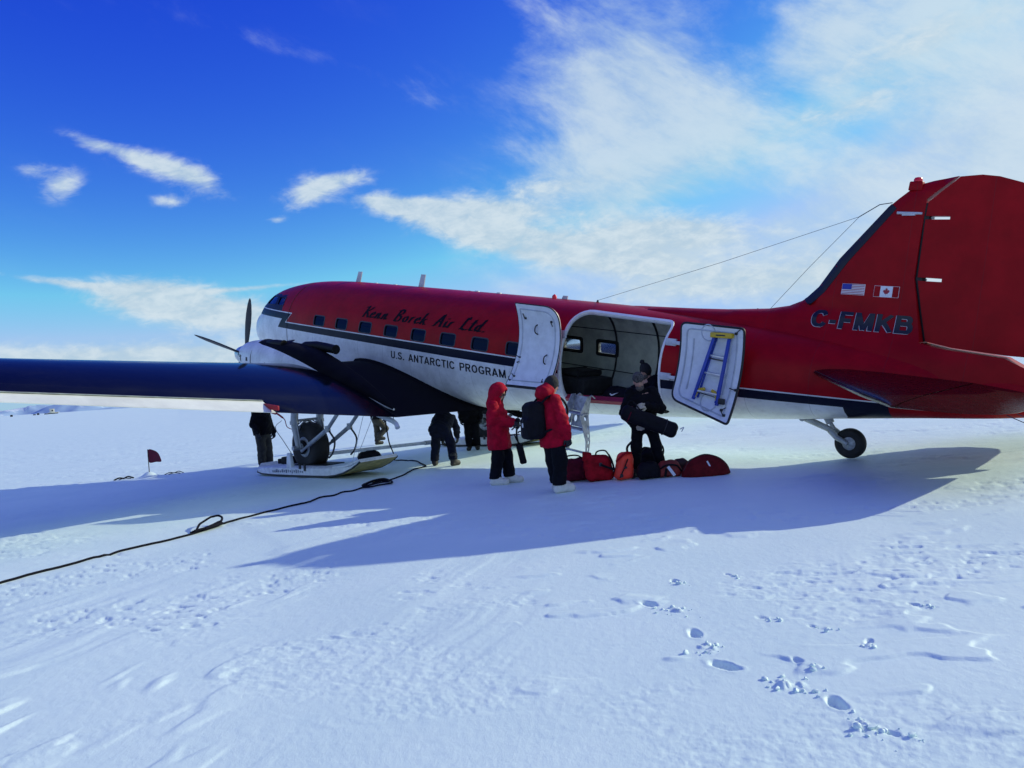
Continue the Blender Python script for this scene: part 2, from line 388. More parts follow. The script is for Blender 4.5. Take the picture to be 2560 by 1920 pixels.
# boot prints: (hole x, y, clods x, y, size)
PRINTS = [(1.03, 4.36, 1.27, 4.02, 1.15), (.99, 4.90, 1.00, 4.64, .95), (.82, 5.56, .96, 5.36, .95), (1.40, 3.76, 1.42, 3.50, 1.05), (1.42, 4.32, 1.47, 4.20, .55), (1.90, 4.52, 1.86, 4.44, .55),
          (1.12, 6.14, 1.14, 6.03, .7), (1.70, 4.84, 1.76, 4.78, .4), (1.46, 5.08, 1.54, 5.02, .45), (1.55, 6.2, 1.6, 6.1, .4), (-1.60, 3.62, -1.52, 3.56, .4), (2.44, 5.08, 2.5, 5.0, .5), (1.5, 3.42, 1.55, 3.36, .45)]
WIND = R(22)
def height(x, y):
    r = np.hypot(x, y); azd = np.degrees(np.arctan2(x, y))
    near = 1 - sst(r, 9, 22) * .75; far = 1 - sst(r, 40, 160)
    h = .035 * fbm(x / 5.2 + 3.1, y / 5.2 - 1.7, 3) * sst(r, 2, 6) * near
    # wind-packed ridges
    u = x * math.sin(WIND) + y * math.cos(WIND); v = x * math.cos(WIND) - y * math.sin(WIND)
    patch = sst(fbm(x / 2.6 + 40, y / 3.4 + 11, 2), -.10, .42) * sst(np.abs(x - .2 - .12 * y) , .35, 1.7)
    wob = .35 * fbm(u / 1.1, v / 1.1, 2)
    rid = fbm(u / 2.4 + 5, v / .30 + wob, 4, .55); rid = np.tanh(rid * 1.6) * .5 + .35 * rid
    h = h + .008 * rid * patch * (1 - sst(r, 7, 16) * .8) * far
    # thin wind-crust plates with crisp edges, long in the sun's direction
    pz = fbm(x / .62 + 21 + .25 * fbm(x / .3, y / .3, 2), y / .30 + 33, 2, .5); pmask = sst(fbm(x / 1.7 + 70, y / 1.2 + 5, 2), .02, .35) * (1 - sst(r, 9, 16)) * sst(x + .15 * y, -.2, 1.0)
    h = h + .013 * sst(pz, .12, .30) * pmask
    pz2 = fbm(u / 1.0 + 7, v / .22 + 13 + wob, 2, .5)
    h = h + .016 * sst(pz2, .08, .32) * sst(-x - .12 * y, .6, 2.0) * (1 - sst(r, 6.5, 10)) * sst(fbm(x / 1.3 - 20, y / 1.3, 2), -.1, .3)
    # short dished scarps and crusty flecks
    fl = fbm(x / .30 + 1.5, y / .15 - 7, 3, .55); pm = sst(fbm(x / 2.1 - 8, y / 1.6 + 3, 3), .0, .40)
    h = h - .050 * sst(fl, .20, .50) * pm * .28 * sst(r, 4.2, 7) * (1 - sst(r, 24, 70) * .6)
    h = h + .0032 * fbm(x / .10, y / .07, 4, .62) * (1 - sst(r, 12, 30)) * (.3 + .9 * pm)
    h = h + .016 * fbm(x / .9 + 60, y / .42, 4, .62) * sst(r, 7, 13) * (1 - sst(r, 60, 200)) * (.35 + .65 * pm)
    # boot prints with thrown clods
    for (hx, hy, cx_, cy_, s) in PRINTS:
        s = s * .64
        k = (np.abs(x - hx) < .9) & (np.abs(y - hy) < .9)
        if not np.any(k): continue
        X, Y = x[k], y[k]; ang = math.atan2(cy_ - hy, cx_ - hx); c, sn = math.cos(ang), math.sin(ang)
        a = ((X - hx) * c + (Y - hy) * sn); b = (-(X - hx) * sn + (Y - hy) * c)
        wv = 1 + .22 * fbm(X / .07, Y / .07, 2)
        q = np.sqrt((a / (.135 * s))**2 + (b / (.062 * s))**2) * wv
        dh = -.055 * s * (1 - sst(q, .55, 1.10)) * (1 + .45 * fbm(X / .05 + 9, Y / .05, 2)) + .004 * s * np.exp(-((q - 1.25) / .25)**2)
        a2 = ((X - cx_) * c + (Y - cy_) * sn); b2 = (-(X - cx_) * sn + (Y - cy_) * c)
        q2 = np.sqrt((a2 / (.15 * s))**2 + (b2 / (.10 * s))**2)
        cl = np.clip(fbm(X / .060 + 3, Y / .050, 3, .55) + .15, 0, .8)
        dh += .045 * s * cl * (1 - sst(q2, .35, 1.1))
        h[k] += dh
    # mound under the marker flag
    h = h + .16 * np.exp(-(((x + 10.05) / .20)**2 + ((y - 21.5) / .18)**2))
    # ground around the aircraft is packed flat
    h = h * (1 - .55 * np.exp(-(((x - .5) / 7.5)**2 + ((y - 16) / 6.0)**2)))
    # far slopes rise to the skyline
    e = np.interp(azd, [-180, -60, -45, -33, -23, -12, 0, 7, 18, 35, 60, 180], [.5, .7, .75, .84, .60, .75, 1.25, 1.65, 1.7, 1.2, .8, .5])
    h = h + np.tan(np.radians(e)) * np.clip(r - 70, 0, None)**1.0 * sst(r, 70, 220)
    return h
def H(x, y): return float(height(np.array([float(x)]), np.array([float(y)]))[0])
def build_ground():
    fine = np.radians(np.linspace(-40, 40, 800)); coarse = np.radians(np.linspace(40, 320, 73))[1:-1]
    A = np.concatenate([fine, coarse])
    rad = [.4, 1.0, 1.8, 2.4, 2.8]; r = 2.8
    while r < 4500:
        r *= 1 + (.0034 if r < 7.5 else .0058 if r < 40 else .02 if r < 200 else .09); rad.append(r)
    Rr = np.array(rad); rr, aa = np.meshgrid(Rr, A, indexing='ij')
    X = rr * np.sin(aa); Y = rr * np.cos(aa); Z = height(X.ravel(), Y.ravel()).reshape(X.shape)
    nR, nA = X.shape; V = np.stack([X, Y, Z], -1).reshape(-1, 3)
    i = np.arange(nR - 1)[:, None]; j = np.arange(nA)[None]; j2 = (j + 1) % nA
    Q = np.stack([i * nA + j, i * nA + j2, (i + 1) * nA + j2, (i + 1) * nA + j], -1).reshape(-1, 4)[:, ::-1]
    me = bpy.data.meshes.new('snow_ground')
    nv = len(V) + 1; V = np.vstack([V, [[0, 0, H(0, .1)]]])
    me.vertices.add(nv); me.vertices.foreach_set('co', V.ravel())
    tris = np.array([(nv - 1, (k + 1) % nA, k) for k in range(nA)])
    nl = Q.size + tris.size; me.loops.add(nl); me.loops.foreach_set('vertex_index', np.concatenate([Q.ravel(), tris.ravel()]).astype(np.int32))
    me.polygons.add(len(Q) + len(tris))
    me.polygons.foreach_set('loop_start', np.concatenate([np.arange(len(Q)) * 4, Q.size + np.arange(len(tris)) * 3]).astype(np.int32))
    me.update(); me.validate(); me.shade_smooth()
    return me
m = bpy.data.materials.new('wind packed snow'); m.use_nodes = True
t = NT(m.node_tree); b = t.n['Principled BSDF']; o = t.node('ShaderNodeTexCoord')
geo = t.node('ShaderNodeNewGeometry')
mp = t.node('ShaderNodeMapping'); t.l.new(geo.outputs['Position'], mp.inputs[0]); mp.inputs['Scale'].default_value = (1, .6, 1)
n_a = t.noise(geo.outputs['Position'], .55, 6, .6); n_b = t.noise(mp.outputs[0], 3.5, 6, .65)
c1 = t.mixc(t.smooth(n_a, .35, .66), (.68, .82, .82, 1), (.73, .86, .85, 1))
c1 = t.mixc(t.m('MULTIPLY', t.smooth(n_b, .50, .75), .35), c1, (.64, .79, .81, 1))
t.l.new(c1, b.inputs['Base Color']); b.inputs['Roughness'].default_value = .55; b.inputs['Specular IOR Level'].default_value = .35
bn = t.node('ShaderNodeBump'); bn.inputs['Strength'].default_value = .30; bn.inputs['Distance'].default_value = .012
t.l.new(t.noise(mp.outputs[0], 22, 8, .68), bn.inputs['Height'])
bn2 = t.node('ShaderNodeBump'); bn2.inputs['Strength'].default_value = .35; bn2.inputs['Distance'].default_value = .004
t.l.new(t.noise(geo.outputs['Position'], 140, 4, .6), bn2.inputs['Height']); t.l.new(bn.outputs[0], bn2.inputs['Normal']); t.l.new(bn2.outputs[0], b.inputs['Normal'])
SNOW = m
def snow_clods():
    bm = bmesh.new(); bmesh.ops.create_icosphere(bm, subdivisions=1, radius=1); bv = np.array([v.co[:] for v in bm.verts]); bf = [[v.index for v in f.verts] for f in bm.faces]; bm.free()
    V = []; Fc = []; rg = np.random.default_rng(5)
    for (hx, hy, cx_, cy_, s) in PRINTS:
        d = np.array([cx_ - hx, cy_ - hy]); d /= np.linalg.norm(d)
        for k in range(int(18 * s)):
            p = np.array([cx_, cy_]) + d * rg.normal(.0, .075 * s) + np.array([-d[1], d[0]]) * rg.normal(0, .055 * s); r_ = (.004 + .014 * rg.random()**2.4) * (.7 + .5 * s)
            vv = bv * (1 + .28 * np.sin(bv * rg.uniform(2, 4, 3) + rg.uniform(0, 6, 3)).sum(1, keepdims=True) * .5) * r_ * rg.uniform(.7, 1.25, 3); a = rg.uniform(0, 6.28); c, sn = math.cos(a), math.sin(a); vv = vv @ np.array([[c, sn, 0], [-sn, c, 0], [0, 0, .8]])
            o = len(V); V += [tuple(q) for q in vv + np.array([p[0], p[1], H(p[0], p[1]) + r_ * .25])]; Fc += [tuple(i + o for i in f) for f in bf]
    return pymesh('snow_clods', V, Fc, smooth=50)
tag(mesh_obj('snow_clods', snow_clods(), SNOW), 'small broken snow crumbs thrown out beside the boot prints', 'snow', kind='stuff')
g_ = mesh_obj('snow_ground', build_ground(), SNOW); tag(g_, kind='structure')

# distant range on the left skyline
def build_mountains():
    azs = np.radians(np.linspace(-64, -19, 260)); rs = np.linspace(3300, 4400, 46)
    aa, rr = np.meshgrid(azs, rs, indexing='ij'); X = rr * np.sin(aa); Y = rr * np.cos(aa)
    crest = np.interp(np.degrees(aa), [-64, -50, -40, -33, -31, -28.8, -27, -25, -23.5, -22, -19], [1.0, 1.45, 1.05, 1.12, 1.28, 1.66, 1.40, 1.22, 1.0, .75, .3])
    prof = 1 - np.abs((rr - 3900) / 600)**1.25; n = fbm(X / 260, Y / 260, 5, .55)
    Z = 3900 * np.tan(np.radians(crest)) * np.clip(prof, 0, 1) * (1 + .16 * n) + 18 * n - 6
    V = np.stack([X, Y, Z], -1).reshape(-1, 3); nR = len(rs); Fc = []
    for i in range(len(azs) - 1):
        for j in range(nR - 1): Fc.append((i * nR + j, (i + 1) * nR + j, (i + 1) * nR + j + 1, i * nR + j + 1))
    return pymesh('mountain_range', V, Fc, smooth=60)
mm = bpy.data.materials.new('haze-tinted snowy rock'); mm.use_nodes = True
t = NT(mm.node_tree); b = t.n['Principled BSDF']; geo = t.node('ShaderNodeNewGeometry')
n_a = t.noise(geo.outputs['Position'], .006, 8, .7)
t.l.new(t.mixc(t.smooth(n_a, .50, .60), (.34, .48, .66, 1), (.74, .80, .86, 1)), b.inputs['Base Color']); b.inputs['Roughness'].default_value = .8  # blue distance haze is painted into the rock and snow colours
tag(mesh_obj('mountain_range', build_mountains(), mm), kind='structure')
# ------------------------------------------------------------------ the aircraft (body axes: x forward, y port, z up; origin at the tail wheel's contact)
PF = Vector((-0.705163, 0.680614, 0.198772)); PP = Vector((-0.694472, -0.719520, 0.0)); PU = Vector((0.143020, -0.138041, 0.980046)); PO = Vector((5.1993, 12.3824, 0.0))
plane = empty('airplane')
plane.matrix_world = Matrix(((PF.x, PP.x, PU.x, PO.x), (PF.y, PP.y, PU.y, PO.y), (PF.z, PP.z, PU.z, PO.z), (0, 0, 0, 1)))
plane.matrix_basis = plane.matrix_world
tag(plane, 'red, white and navy twin propeller airplane on skis with its cargo door open', 'airplane')
def W2(b): return PO + PF * b[0] + PP * b[1] + PU * b[2]
ZT = pchip([18.12, 18.08, 17.95, 17.75, 17.45, 17.14, 16.94, 16.72, 16.33, 15.7, 14.87, 13.97, 13, 8, 5, 3, 1, -.9, -1.9, -2.45, -2.6], [.63, .74, .9, 1.02, 1.12, 1.21, 1.44, 1.63, 1.79, 1.93, 2.05, 2.11, 2.13, 2.12, 2.1, 2.04, 1.93, 1.76, 1.58, 1.35, 1.2])
ZB = pchip([18.12, 18.08, 17.95, 17.7, 17.3, 16.7, 16, 15, 14, 10, 9, 8.2, 7.3, 5.6, 4.5, 2.6, 1.3, .6, -.9, -1.9, -2.6], [.6, .46, .3, .12, -.08, -.27, -.41, -.53, -.6, -.63, -.6, -.5, -.39, -.17, -.04, .22, .41, .53, .79, .95, 1.1])
WD = pchip([18.12, 18.08, 17.95, 17.7, 17.3, 16.8, 16.2, 15.4, 14.5, 13.5, 8, 6, 4, 2, 0, -1.5, -2.3, -2.6], [.02, .17, .33, .52, .73, .91, 1.06, 1.18, 1.24, 1.26, 1.26, 1.24, 1.15, .95, .68, .4, .2, .05])
SN = 2.2
def fus(X, th, off=0.0):
    zt, zb, wd = ZT(X) + off, ZB(X) - off, WD(X) + off; zc = (zt + zb) / 2; hz = (zt - zb) / 2
    c, s = np.cos(th), np.sin(th); e = 2 / SN
    return np.stack([X + 0 * th, wd * np.sign(s) * np.abs(s)**e, zc + hz * np.sign(c) * np.abs(c)**e], -1)
def fth(X, Z):
    zt, zb = ZT(X), ZB(X); q = np.clip((Z - (zt + zb) / 2) / ((zt - zb) / 2), -1, 1)
    return np.arccos(np.sign(q) * np.abs(q)**(SN / 2))
def surfY(X, Z):
    zt, zb, wd = ZT(X), ZB(X), WD(X); q = np.clip(np.abs((Z - (zt + zb) / 2) / ((zt - zb) / 2)), 0, 1)
    return wd * (1 - q**SN)**(1 / SN)

# openings, in (x, z)
DOOR = rounded([(5.07, 1.95), (2.98, 1.88), (2.98, .46), (5.07, .28)], [.30, .14, .06, .05], 6)
PW = [13.18 - .995 * k for k in range(8)]            # port cabin windows
SW = [13.62 - .985 * k for k in range(9)]           # starboard cabin windows (further aft too)
def win(xc, zc=1.10, wd=.47, ht=.245, r=.06): return rounded([(xc - wd / 2, zc - ht / 2), (xc + wd / 2, zc - ht / 2), (xc + wd / 2, zc + ht / 2), (xc - wd / 2, zc + ht / 2)], r, 3)
COCK = rounded([(15.20, 1.36), (15.60, 1.36), (15.70, 1.56), (15.26, 1.57)], .03, 2)
WSH = rounded([(16.66, .06), (17.06, .06), (17.05, .95), (16.60, .95)], .03, 2)      # windshield half, in (x, angle from the top)
COCK2 = rounded([(15.75, 1.36), (16.45, 1.33), (16.42, 1.56), (15.83, 1.56)], .03, 2)
openings = [(1, DOOR), (1, COCK), (-1, COCK), (1, COCK2), (-1, COCK2)] + [(1, win(x)) for x in PW] + [(-1, win(x)) for x in SW]
# paint scheme polylines (x, z)
UPL = [(19, 1.20), (17.2, 1.20), (14.61, 1.175), (14.87, .92), (8, .92), (3, .92), (1.5, .945), (-.2, .985), (-3, 1.06)]
UPL2 = [(19, 1.226), (17.2, 1.226), (14.565, 1.201), (14.825, .946), (8, .946), (3, .944), (1.5, .967), (-.2, 1.005), (-3, 1.08)]
LOL = [(19, 1.02), (17.2, 1.02), (15.08, 1.01), (15.29, .765), (8, .74), (3, .765), (1.5, .80), (.02, .855), (-.02, -1.5)]
def above(L): return L + [(L[-1][0], 9), (19, 9)]
AB_U, AB_U2 = above(UPL), above(UPL2)
BL_L = LOL[:-1] + [(.02, -3), (19, -3)]
def build_fuselage():
    Xs = np.concatenate([18.12 - np.array([0, .02, .05, .1, .17, .25, .35, .47, .6, .75, .92]), np.arange(17.05, -2.3, -.20), [-2.35, -2.45, -2.55, -2.6]])
    T = np.linspace(-math.pi, math.pi, 73); S = 1.25
    P2 = [(x, th * S) for x in Xs for th in T]
    loops = []; lines = []
    for sd, L in openings:
        D = np.array(densify(L, .07)); loops.append([(x, sd * S * float(fth(x, z))) for x, z in D])
    for sd in (1, -1): loops.append([(x, sd * S * th) for x, th in densify(WSH, .06)])
    for L in (UPL, UPL2, LOL):
        for sd in (1, -1):
            D = [p for p in densify(L, .09, False) if -2.6 < p[0] < 18.02 and ZB(p[0]) + .015 < p[1] < ZT(p[0]) - .015]
            lines.append([(x, sd * S * float(fth(x, z))) for x, z in D])
    for xx in (-.6,):
        lines.append([(xx, th * S) for th in np.linspace(-math.pi, math.pi, 60)])
    cons = np.array([p for L in loops + lines for p in L])
    P2 = np.array(P2); bd = (np.abs(np.abs(P2[:, 1]) - math.pi * S) < 1e-6) | (P2[:, 0] > 18.11) | (P2[:, 0] < -2.59)
    dm = np.full(len(P2), 9.0)
    for i0 in range(0, len(P2), 2000): dm[i0:i0 + 2000] = np.min(np.linalg.norm(P2[i0:i0 + 2000, None] - cons[None], axis=2), axis=1)
    P2 = P2[bd | (dm > .035)]
    V, Tt = cdt([tuple(p) for p in P2], loops, lines)
    c = V[Tt].mean(axis=1); k = np.ones(len(Tt), bool)
    for L in loops: k &= ~inpoly(L, c[:, 0], c[:, 1])
    Tt = Tt[k]; c = c[k]
    P3 = fus(V[:, 0], V[:, 1] / S); cz = fus(c[:, 0], c[:, 1] / S); X, Z = cz[:, 0], cz[:, 2]
    mi = np.zeros(len(Tt), int)
    a1, a2, b1 = inpoly(AB_U, X, Z), inpoly(AB_U2, X, Z), inpoly(BL_L, X, Z)
    mi[:] = 1                                   # navy band
    mi[b1] = 2                                  # white belly
    mi[a1 & ~a2] = 2                            # pin line
    mi[a2] = 0                                  # red top
    mi[a2 & (X > 15.18 + .30 * (Z - 1.2)) & (Z < 1.64)] = 1; mi[a2 & (X > 16.5)] = 1
    mi[X < -.6] = 0
    # close the seam and the ends
    me = pymesh('fuselage', P3, Tt, mi)
    bm = bmesh.new(); bm.from_mesh(me); bmesh.ops.remove_doubles(bm, verts=bm.verts, dist=.0004); bmesh.ops.recalc_face_normals(bm, faces=bm.faces); bm.to_mesh(me); bm.free()
    me.shade_smooth()
    return me, (V, Tt, c)
me, _cd = build_fuselage()
fuselage = mesh_obj('fuselage', me, [RED, NAVY, WHITE], plane)
# inner lining with the same openings, slightly smaller
def build_lining():
    V, Tt, c = _cd; S = 1.25
    P3 = fus(V[:, 0], V[:, 1] / S, -.055); k = (c[:, 0] > 1.2) & (c[:, 0] < 16.9)
    me = pymesh('cabin_lining', P3, Tt[k]); bm = bmesh.new(); bm.from_mesh(me)
    bmesh.ops.delete(bm, geom=[v for v in bm.verts if not v.link_faces], context='VERTS'); bm.to_mesh(me); bm.free(); me.shade_smooth(); return me
mesh_obj('cabin_lining', build_lining(), LINING, fuselage)
# reveals joining skin and lining round every opening, window panes and frames
def reveal(sd, L, name, m_, d0=.004, d1=-.058, step=.06, width=.0):
    D = densify(L, step); b = MB()
    rings = []
    for x, z in D:
        th = float(fth(x, z)) * sd
        rings.append([tuple(fus(np.float64(x), np.float64(th), o_)) for o_ in (d0, d1)])
    n = len(rings); b.add([p for r_ in rings for p in r_], [(2 * i, 2 * i + 1, 2 * ((i + 1) % n) + 1, 2 * ((i + 1) % n)) for i in range(n)])
    return b.build(name, m_, fuselage, smooth=50)
def frame_band(sd, L, grow, name, m_, off=.006):
    """flat trim band round an opening, proud of the skin"""
    D = densify(L, .05); c = np.mean(np.array(D), axis=0); n = len(D); V = []
    for i, (x, z) in enumerate(D):
        a = np.array(D[i - 1]); e = np.array(D[(i + 1) % n]); tn = e - a; nn = np.array([tn[1], -tn[0]]); nn /= np.linalg.norm(nn) + 1e-9
        if np.dot(nn, np.array([x, z]) - c) < 0: nn = -nn
        for g_, o_ in ((-.004, -.03), (-.004, off), (grow, off), (grow + .004, -.004)):
            q = np.array([x, z]) + nn * g_; V.append(tuple(fus(np.float64(q[0]), np.float64(sd * float(fth(q[0], q[1]))), o_)))
    Fc = [(4 * i + k, 4 * i + k + 1, 4 * ((i + 1) % n) + k + 1, 4 * ((i + 1) % n) + k) for i in range(n) for k in range(3)]
    return MB().add(V, Fc).build(name, m_, fuselage, smooth=50)
def pane(sd, L, name, m_, off=-.022):
    def fm(u, v, s): 
        p = fus(np.float64(u), np.float64(sd * float(fth(u, v))), off + s * .003); return tuple(p)
    V, Fc = sheet(L, fm, grid=.12); return MB().add(V, Fc).build(name, m_, fuselage, smooth=50)
for sd in (1, -1):
    V, Fc = sheet(WSH, lambda u, v, s: tuple(fus(np.float64(u), np.float64(sd * v), -.015 + s * .003)), grid=.1); MB().add(V, Fc).build('windshield_pane', SKYGLASS, fuselage, smooth=50)
FRAMED = mat('dark window frame', (.02, .022, .035), .5, var=.15)
for i, x in enumerate(PW):
    reveal(1, win(x), 'window_reveal', DARKTRIM); pane(1, win(x), 'window_pane', BLUEGLASS)
    frame_band(1, win(x), .02, 'window_frame', FRAMED)
for x in SW:
    reveal(-1, win(x), 'window_reveal', DARKTRIM); pane(-1, win(x), 'window_pane', SKYGLASS)
for sd in (1, -1):
    for L in (COCK, COCK2):
        reveal(sd, L, 'window_reveal', DARKTRIM); pane(sd, L, 'cockpit_window', SKYGLASS); frame_band(sd, L, .025, 'window_frame', NAVY)
reveal(1, DOOR, 'door_frame', GREYL, .012, -.062)
frame_band(1, DOOR, .03, 'door_surround', LINE, .012)
# raised starboard inner window surrounds seen through the doorway
for x in SW[6:9]:
    b = MB(); L = densify(win(x, wd=.60, ht=.38), .05); n = len(L); L2 = densify(win(x, wd=.46, ht=.24), .05)
    V = []
    Dm = [np.array(p) for p in L]
    for p in Dm:
        q = np.array([x, 1.10]) + (p - np.array([x, 1.10])) * np.array([.78, .64])
        for (u, v, o_) in ((p[0], p[1], -.058), (p[0], p[1], -.085), (q[0], q[1], -.085), (q[0], q[1], -.05)):
            V.append(tuple(fus(np.float64(u), np.float64(-float(fth(u, v))), o_)))
    Fc = [(4 * i + k, 4 * i + k + 1, 4 * ((i + 1) % n) + k + 1, 4 * ((i + 1) % n) + k) for i in range(n) for k in range(3)]
    b.add(V, Fc).build('inner_window_surround', DARKTRIM, fuselage, smooth=40)
# cabin ribs and lining seams
for x in (2.2, 3.3, 4.4, 5.48, 7.2, 8.2):
    b = MB(); pts = [tuple(fus(np.float64(x), np.float64(th), -.075)) for th in np.linspace(-2.2, -.15, 26)]
    b.tube(pts, .022, 6); b.build('cabin_rib', DARKTRIM, fuselage)
for z in (1.52, .62):
    b = MB(); b.tube([tuple(fus(np.float64(x), np.float64(-float(fth(x, z))), -.062)) for x in np.arange(1.6, 9.6, .3)], .010, 6); b.build('lining_seam', DARKTRIM, fuselage)
for th0 in (-.95,):
    b = MB(); b.tube([tuple(fus(np.float64(x), np.float64(th0 + .55), -.062)) for x in np.arange(1.6, 9.6, .3)], .010, 6); b.build('lining_seam', DARKTRIM, fuselage)
fx_ = np.arange(2.95, 9.3, .3); V, Fc = sheet([(x, float(surfY(x, .23)) - .07) for x in fx_] + [(x, -float(surfY(x, .23)) + .07) for x in fx_[::-1]], lambda u, v, s: (u, v, .245 + s * .012), grid=.4); MB().add(V, Fc).build('cabin_floor', FLOORM, fuselage)
b = MB(); V = [tuple(fus(np.float64(9.3), np.float64(th), -.06)) for th in np.linspace(-math.pi, math.pi, 41)[:-1]]; V2 = [(x - .03, y, z) for x, y, z in V]
b.loft([V, V2]); b.build('forward_bulkhead', LINING, fuselage)
b = MB(); V = [tuple(fus(np.float64(1.5), np.float64(th), -.06)) for th in np.linspace(-math.pi, math.pi, 41)[:-1]]; V2 = [(x - .03, y, z) for x, y, z in V]
b.loft([V, V2]); b.build('aft_bulkhead', LINING, fuselage)
# red sill board below the doorway
b = MB()
for i in range(1):
    def sp(x, dz, o_): 
        z = .46 + (x - 2.98) * (.28 - .46) / 2.09 + dz; return tuple(fus(np.float64(x), np.float64(float(fth(x, z))), o_))
    xs = np.linspace(3.0, 5.05, 12); b.loft([[sp(x, .02, .03), sp(x, .02, -.08), sp(x, -.045, -.02), sp(x, -.045, .03)] for x in xs])
SILLR = mat('red sill board', (.34, .02, .05), .5, var=.15)
b.build('door_sill', SILLR, fuselage, smooth=30)

# ---- lettering projected on the skin
def place_flat(me, name, x0, x1, z0, z1, surf, m_, parent, off=.004, slope=0.0):
    """fit a flat mesh (u right, v up) to x0..x1 (aft is +u), z0..z1 and drape it on surf(x, z)->y"""
    bm = bmesh.new(); bm.from_mesh(me); bpy.data.meshes.remove(me); bmesh.ops.triangulate(bm, faces=bm.faces[:])
    us = [v.co.x for v in bm.verts]; vs = [v.co.y for v in bm.verts]; u0, u1, v0, v1 = min(us), max(us), min(vs), max(vs)
    for v in bm.verts: v.co = Vector((x0 + (v.co.x - u0) / (u1 - u0) * (x1 - x0), 0, z0 + (v.co.y - v0) / (v1 - v0) * (z1 - z0)))
    for zz in np.arange(z0 + .04, z1, .04): bmesh.ops.bisect_plane(bm, geom=bm.verts[:] + bm.edges[:] + bm.faces[:], plane_co=(0, 0, zz), plane_no=(0, 0, 1))
    for xx in np.arange(min(x0, x1), max(x0, x1), .15): bmesh.ops.bisect_plane(bm, geom=bm.verts[:] + bm.edges[:] + bm.faces[:], plane_co=(xx, 0, 0), plane_no=(1, 0, 0))
    for v in bm.verts:
        v.co.z += slope * (v.co.x - x0); v.co.y = float(surf(v.co.x, v.co.z)) + off
    me2 = bpy.data.meshes.new(name); bm.to_mesh(me2); bm.free()
    return mesh_obj(name, me2, m_, parent)
# block capitals as joined strokes; unit = cap height
_ST = [(.09, 0), (.09, 1)]
CAPS = {'U': (.62, [[(.09, 1), (.09, .30), (.15, .14), (.31, .08), (.47, .14), (.53, .30), (.53, 1)]]), 'S': (.62, [[(.52, .76), (.46, .88), (.31, .92), (.15, .87), (.10, .74), (.18, .60), (.43, .46), (.53, .32), (.50, .18), (.40, .10), (.29, .08), (.13, .13), (.07, .28)]]),
        'A': (.66, [[(.05, 0), (.33, 1)], [(.33, 1), (.61, 0)], [(.15, .30), (.51, .30)]]), 'N': (.64, [_ST, [(.09, 1), (.55, 0)], [(.55, 0), (.55, 1)]]), 'T': (.60, [[(.30, 0), (.30, .92)], [(0, .92), (.60, .92)]]),
        'R': (.64, [_ST, [(.09, .92), (.40, .92), (.52, .86), (.56, .72), (.52, .58), (.40, .50), (.09, .50)], [(.36, .50), (.57, 0)]]), 'C': (.66, [[(.59, .72), (.51, .86), (.35, .92), (.17, .84), (.09, .64), (.09, .36), (.17, .16), (.35, .08), (.51, .14), (.59, .28)]]),
        'I': (.18, [_ST]), 'P': (.60, [_ST, [(.09, .92), (.40, .92), (.52, .85), (.55, .69), (.52, .53), (.40, .46), (.09, .46)]]), 'O': (.72, [[(.36 + .27 * math.cos(a), .5 + .42 * math.sin(a)) for a in np.linspace(0, 2 * math.pi, 25)]]),
        'G': (.70, [[(.60, .74), (.52, .87), (.36, .92), (.18, .84), (.09, .64), (.09, .36), (.18, .16), (.36, .08), (.52, .12), (.61, .22), (.61, .44)], [(.38, .44), (.69, .44)]]), 'M': (.78, [_ST, [(.10, 1), (.39, .02)], [(.39, .02), (.68, 1)], [(.69, 0), (.69, 1)]]),
        'F': (.56, [_ST, [(.09, .92), (.56, .92)], [(.09, .50), (.50, .50)]]), 'K': (.66, [_ST, [(.09, .36), (.60, 1)], [(.27, .58), (.62, 0)]]), 'B': (.66, [_ST, [(.09, .92), (.40, .92), (.51, .86), (.55, .73), (.51, .60), (.40, .54), (.09, .54)], [(.09, .54), (.44, .54), (.57, .46), (.60, .31), (.57, .16), (.44, .08), (.09, .08)]]),
        '-': (.34, [[(.02, .36), (.32, .36)]]), '.': (.18, [[(.09, 0), (.09, .17)]]), ' ': (.40, [])}
def caps_mesh(txt, wd, gap=.12):
    V = []; Fc = []; x = 0
    for ch in txt:
        w_, ST = CAPS[ch]; loops = []
        for st in ST:
            P = np.array(spline(st, 4) if len(st) > 6 and ch != 'O' else st, float); n = len(P); d = np.gradient(P, axis=0); d /= np.linalg.norm(d, axis=1)[:, None]; nn = np.stack([-d[:, 1], d[:, 0]], 1) * wd / 2
            if ch == 'O':
                loops += [('o', P[:-1] + nn[:-1] * 1.0), ('h', P[:-1] - nn[:-1] * 1.0)]; continue
            L = np.concatenate([P + nn, (P - nn)[::-1]]); L[:, 1] = np.clip(L[:, 1], 0, 1); loops.append(('s', L))
        if loops:
            V2, T2 = cdt([], [[tuple(p) for p in L] for _, L in loops]); c = V2[T2].mean(1)
            if ch == 'O':
                a_, b_ = inpoly(loops[0][1], c[:, 0], c[:, 1]), inpoly(loops[1][1], c[:, 0], c[:, 1]); k = a_ ^ b_
            else: k = np.any([inpoly(L, c[:, 0], c[:, 1]) for _, L in loops], axis=0)
            o = len(V); V += [(x + p[0], p[1], 0) for p in V2]; Fc += [tuple(int(i) + o for i in t_) for t_ in T2[k]]
        x += w_ + gap
    used = sorted({i for f in Fc for i in f}); mp_ = {u: i for i, u in enumerate(used)}
    return pymesh('caps', [V[u] for u in used], [tuple(mp_[i] for i in f) for f in Fc])
o = place_flat(caps_mesh('U.S. ANTARCTIC PROGRAM', .165, .13), 'lettering', 10.12, 6.45, .485, .655, surfY, INK, fuselage); o['label'] = 'black capitals reading U.S. ANTARCTIC PROGRAM'
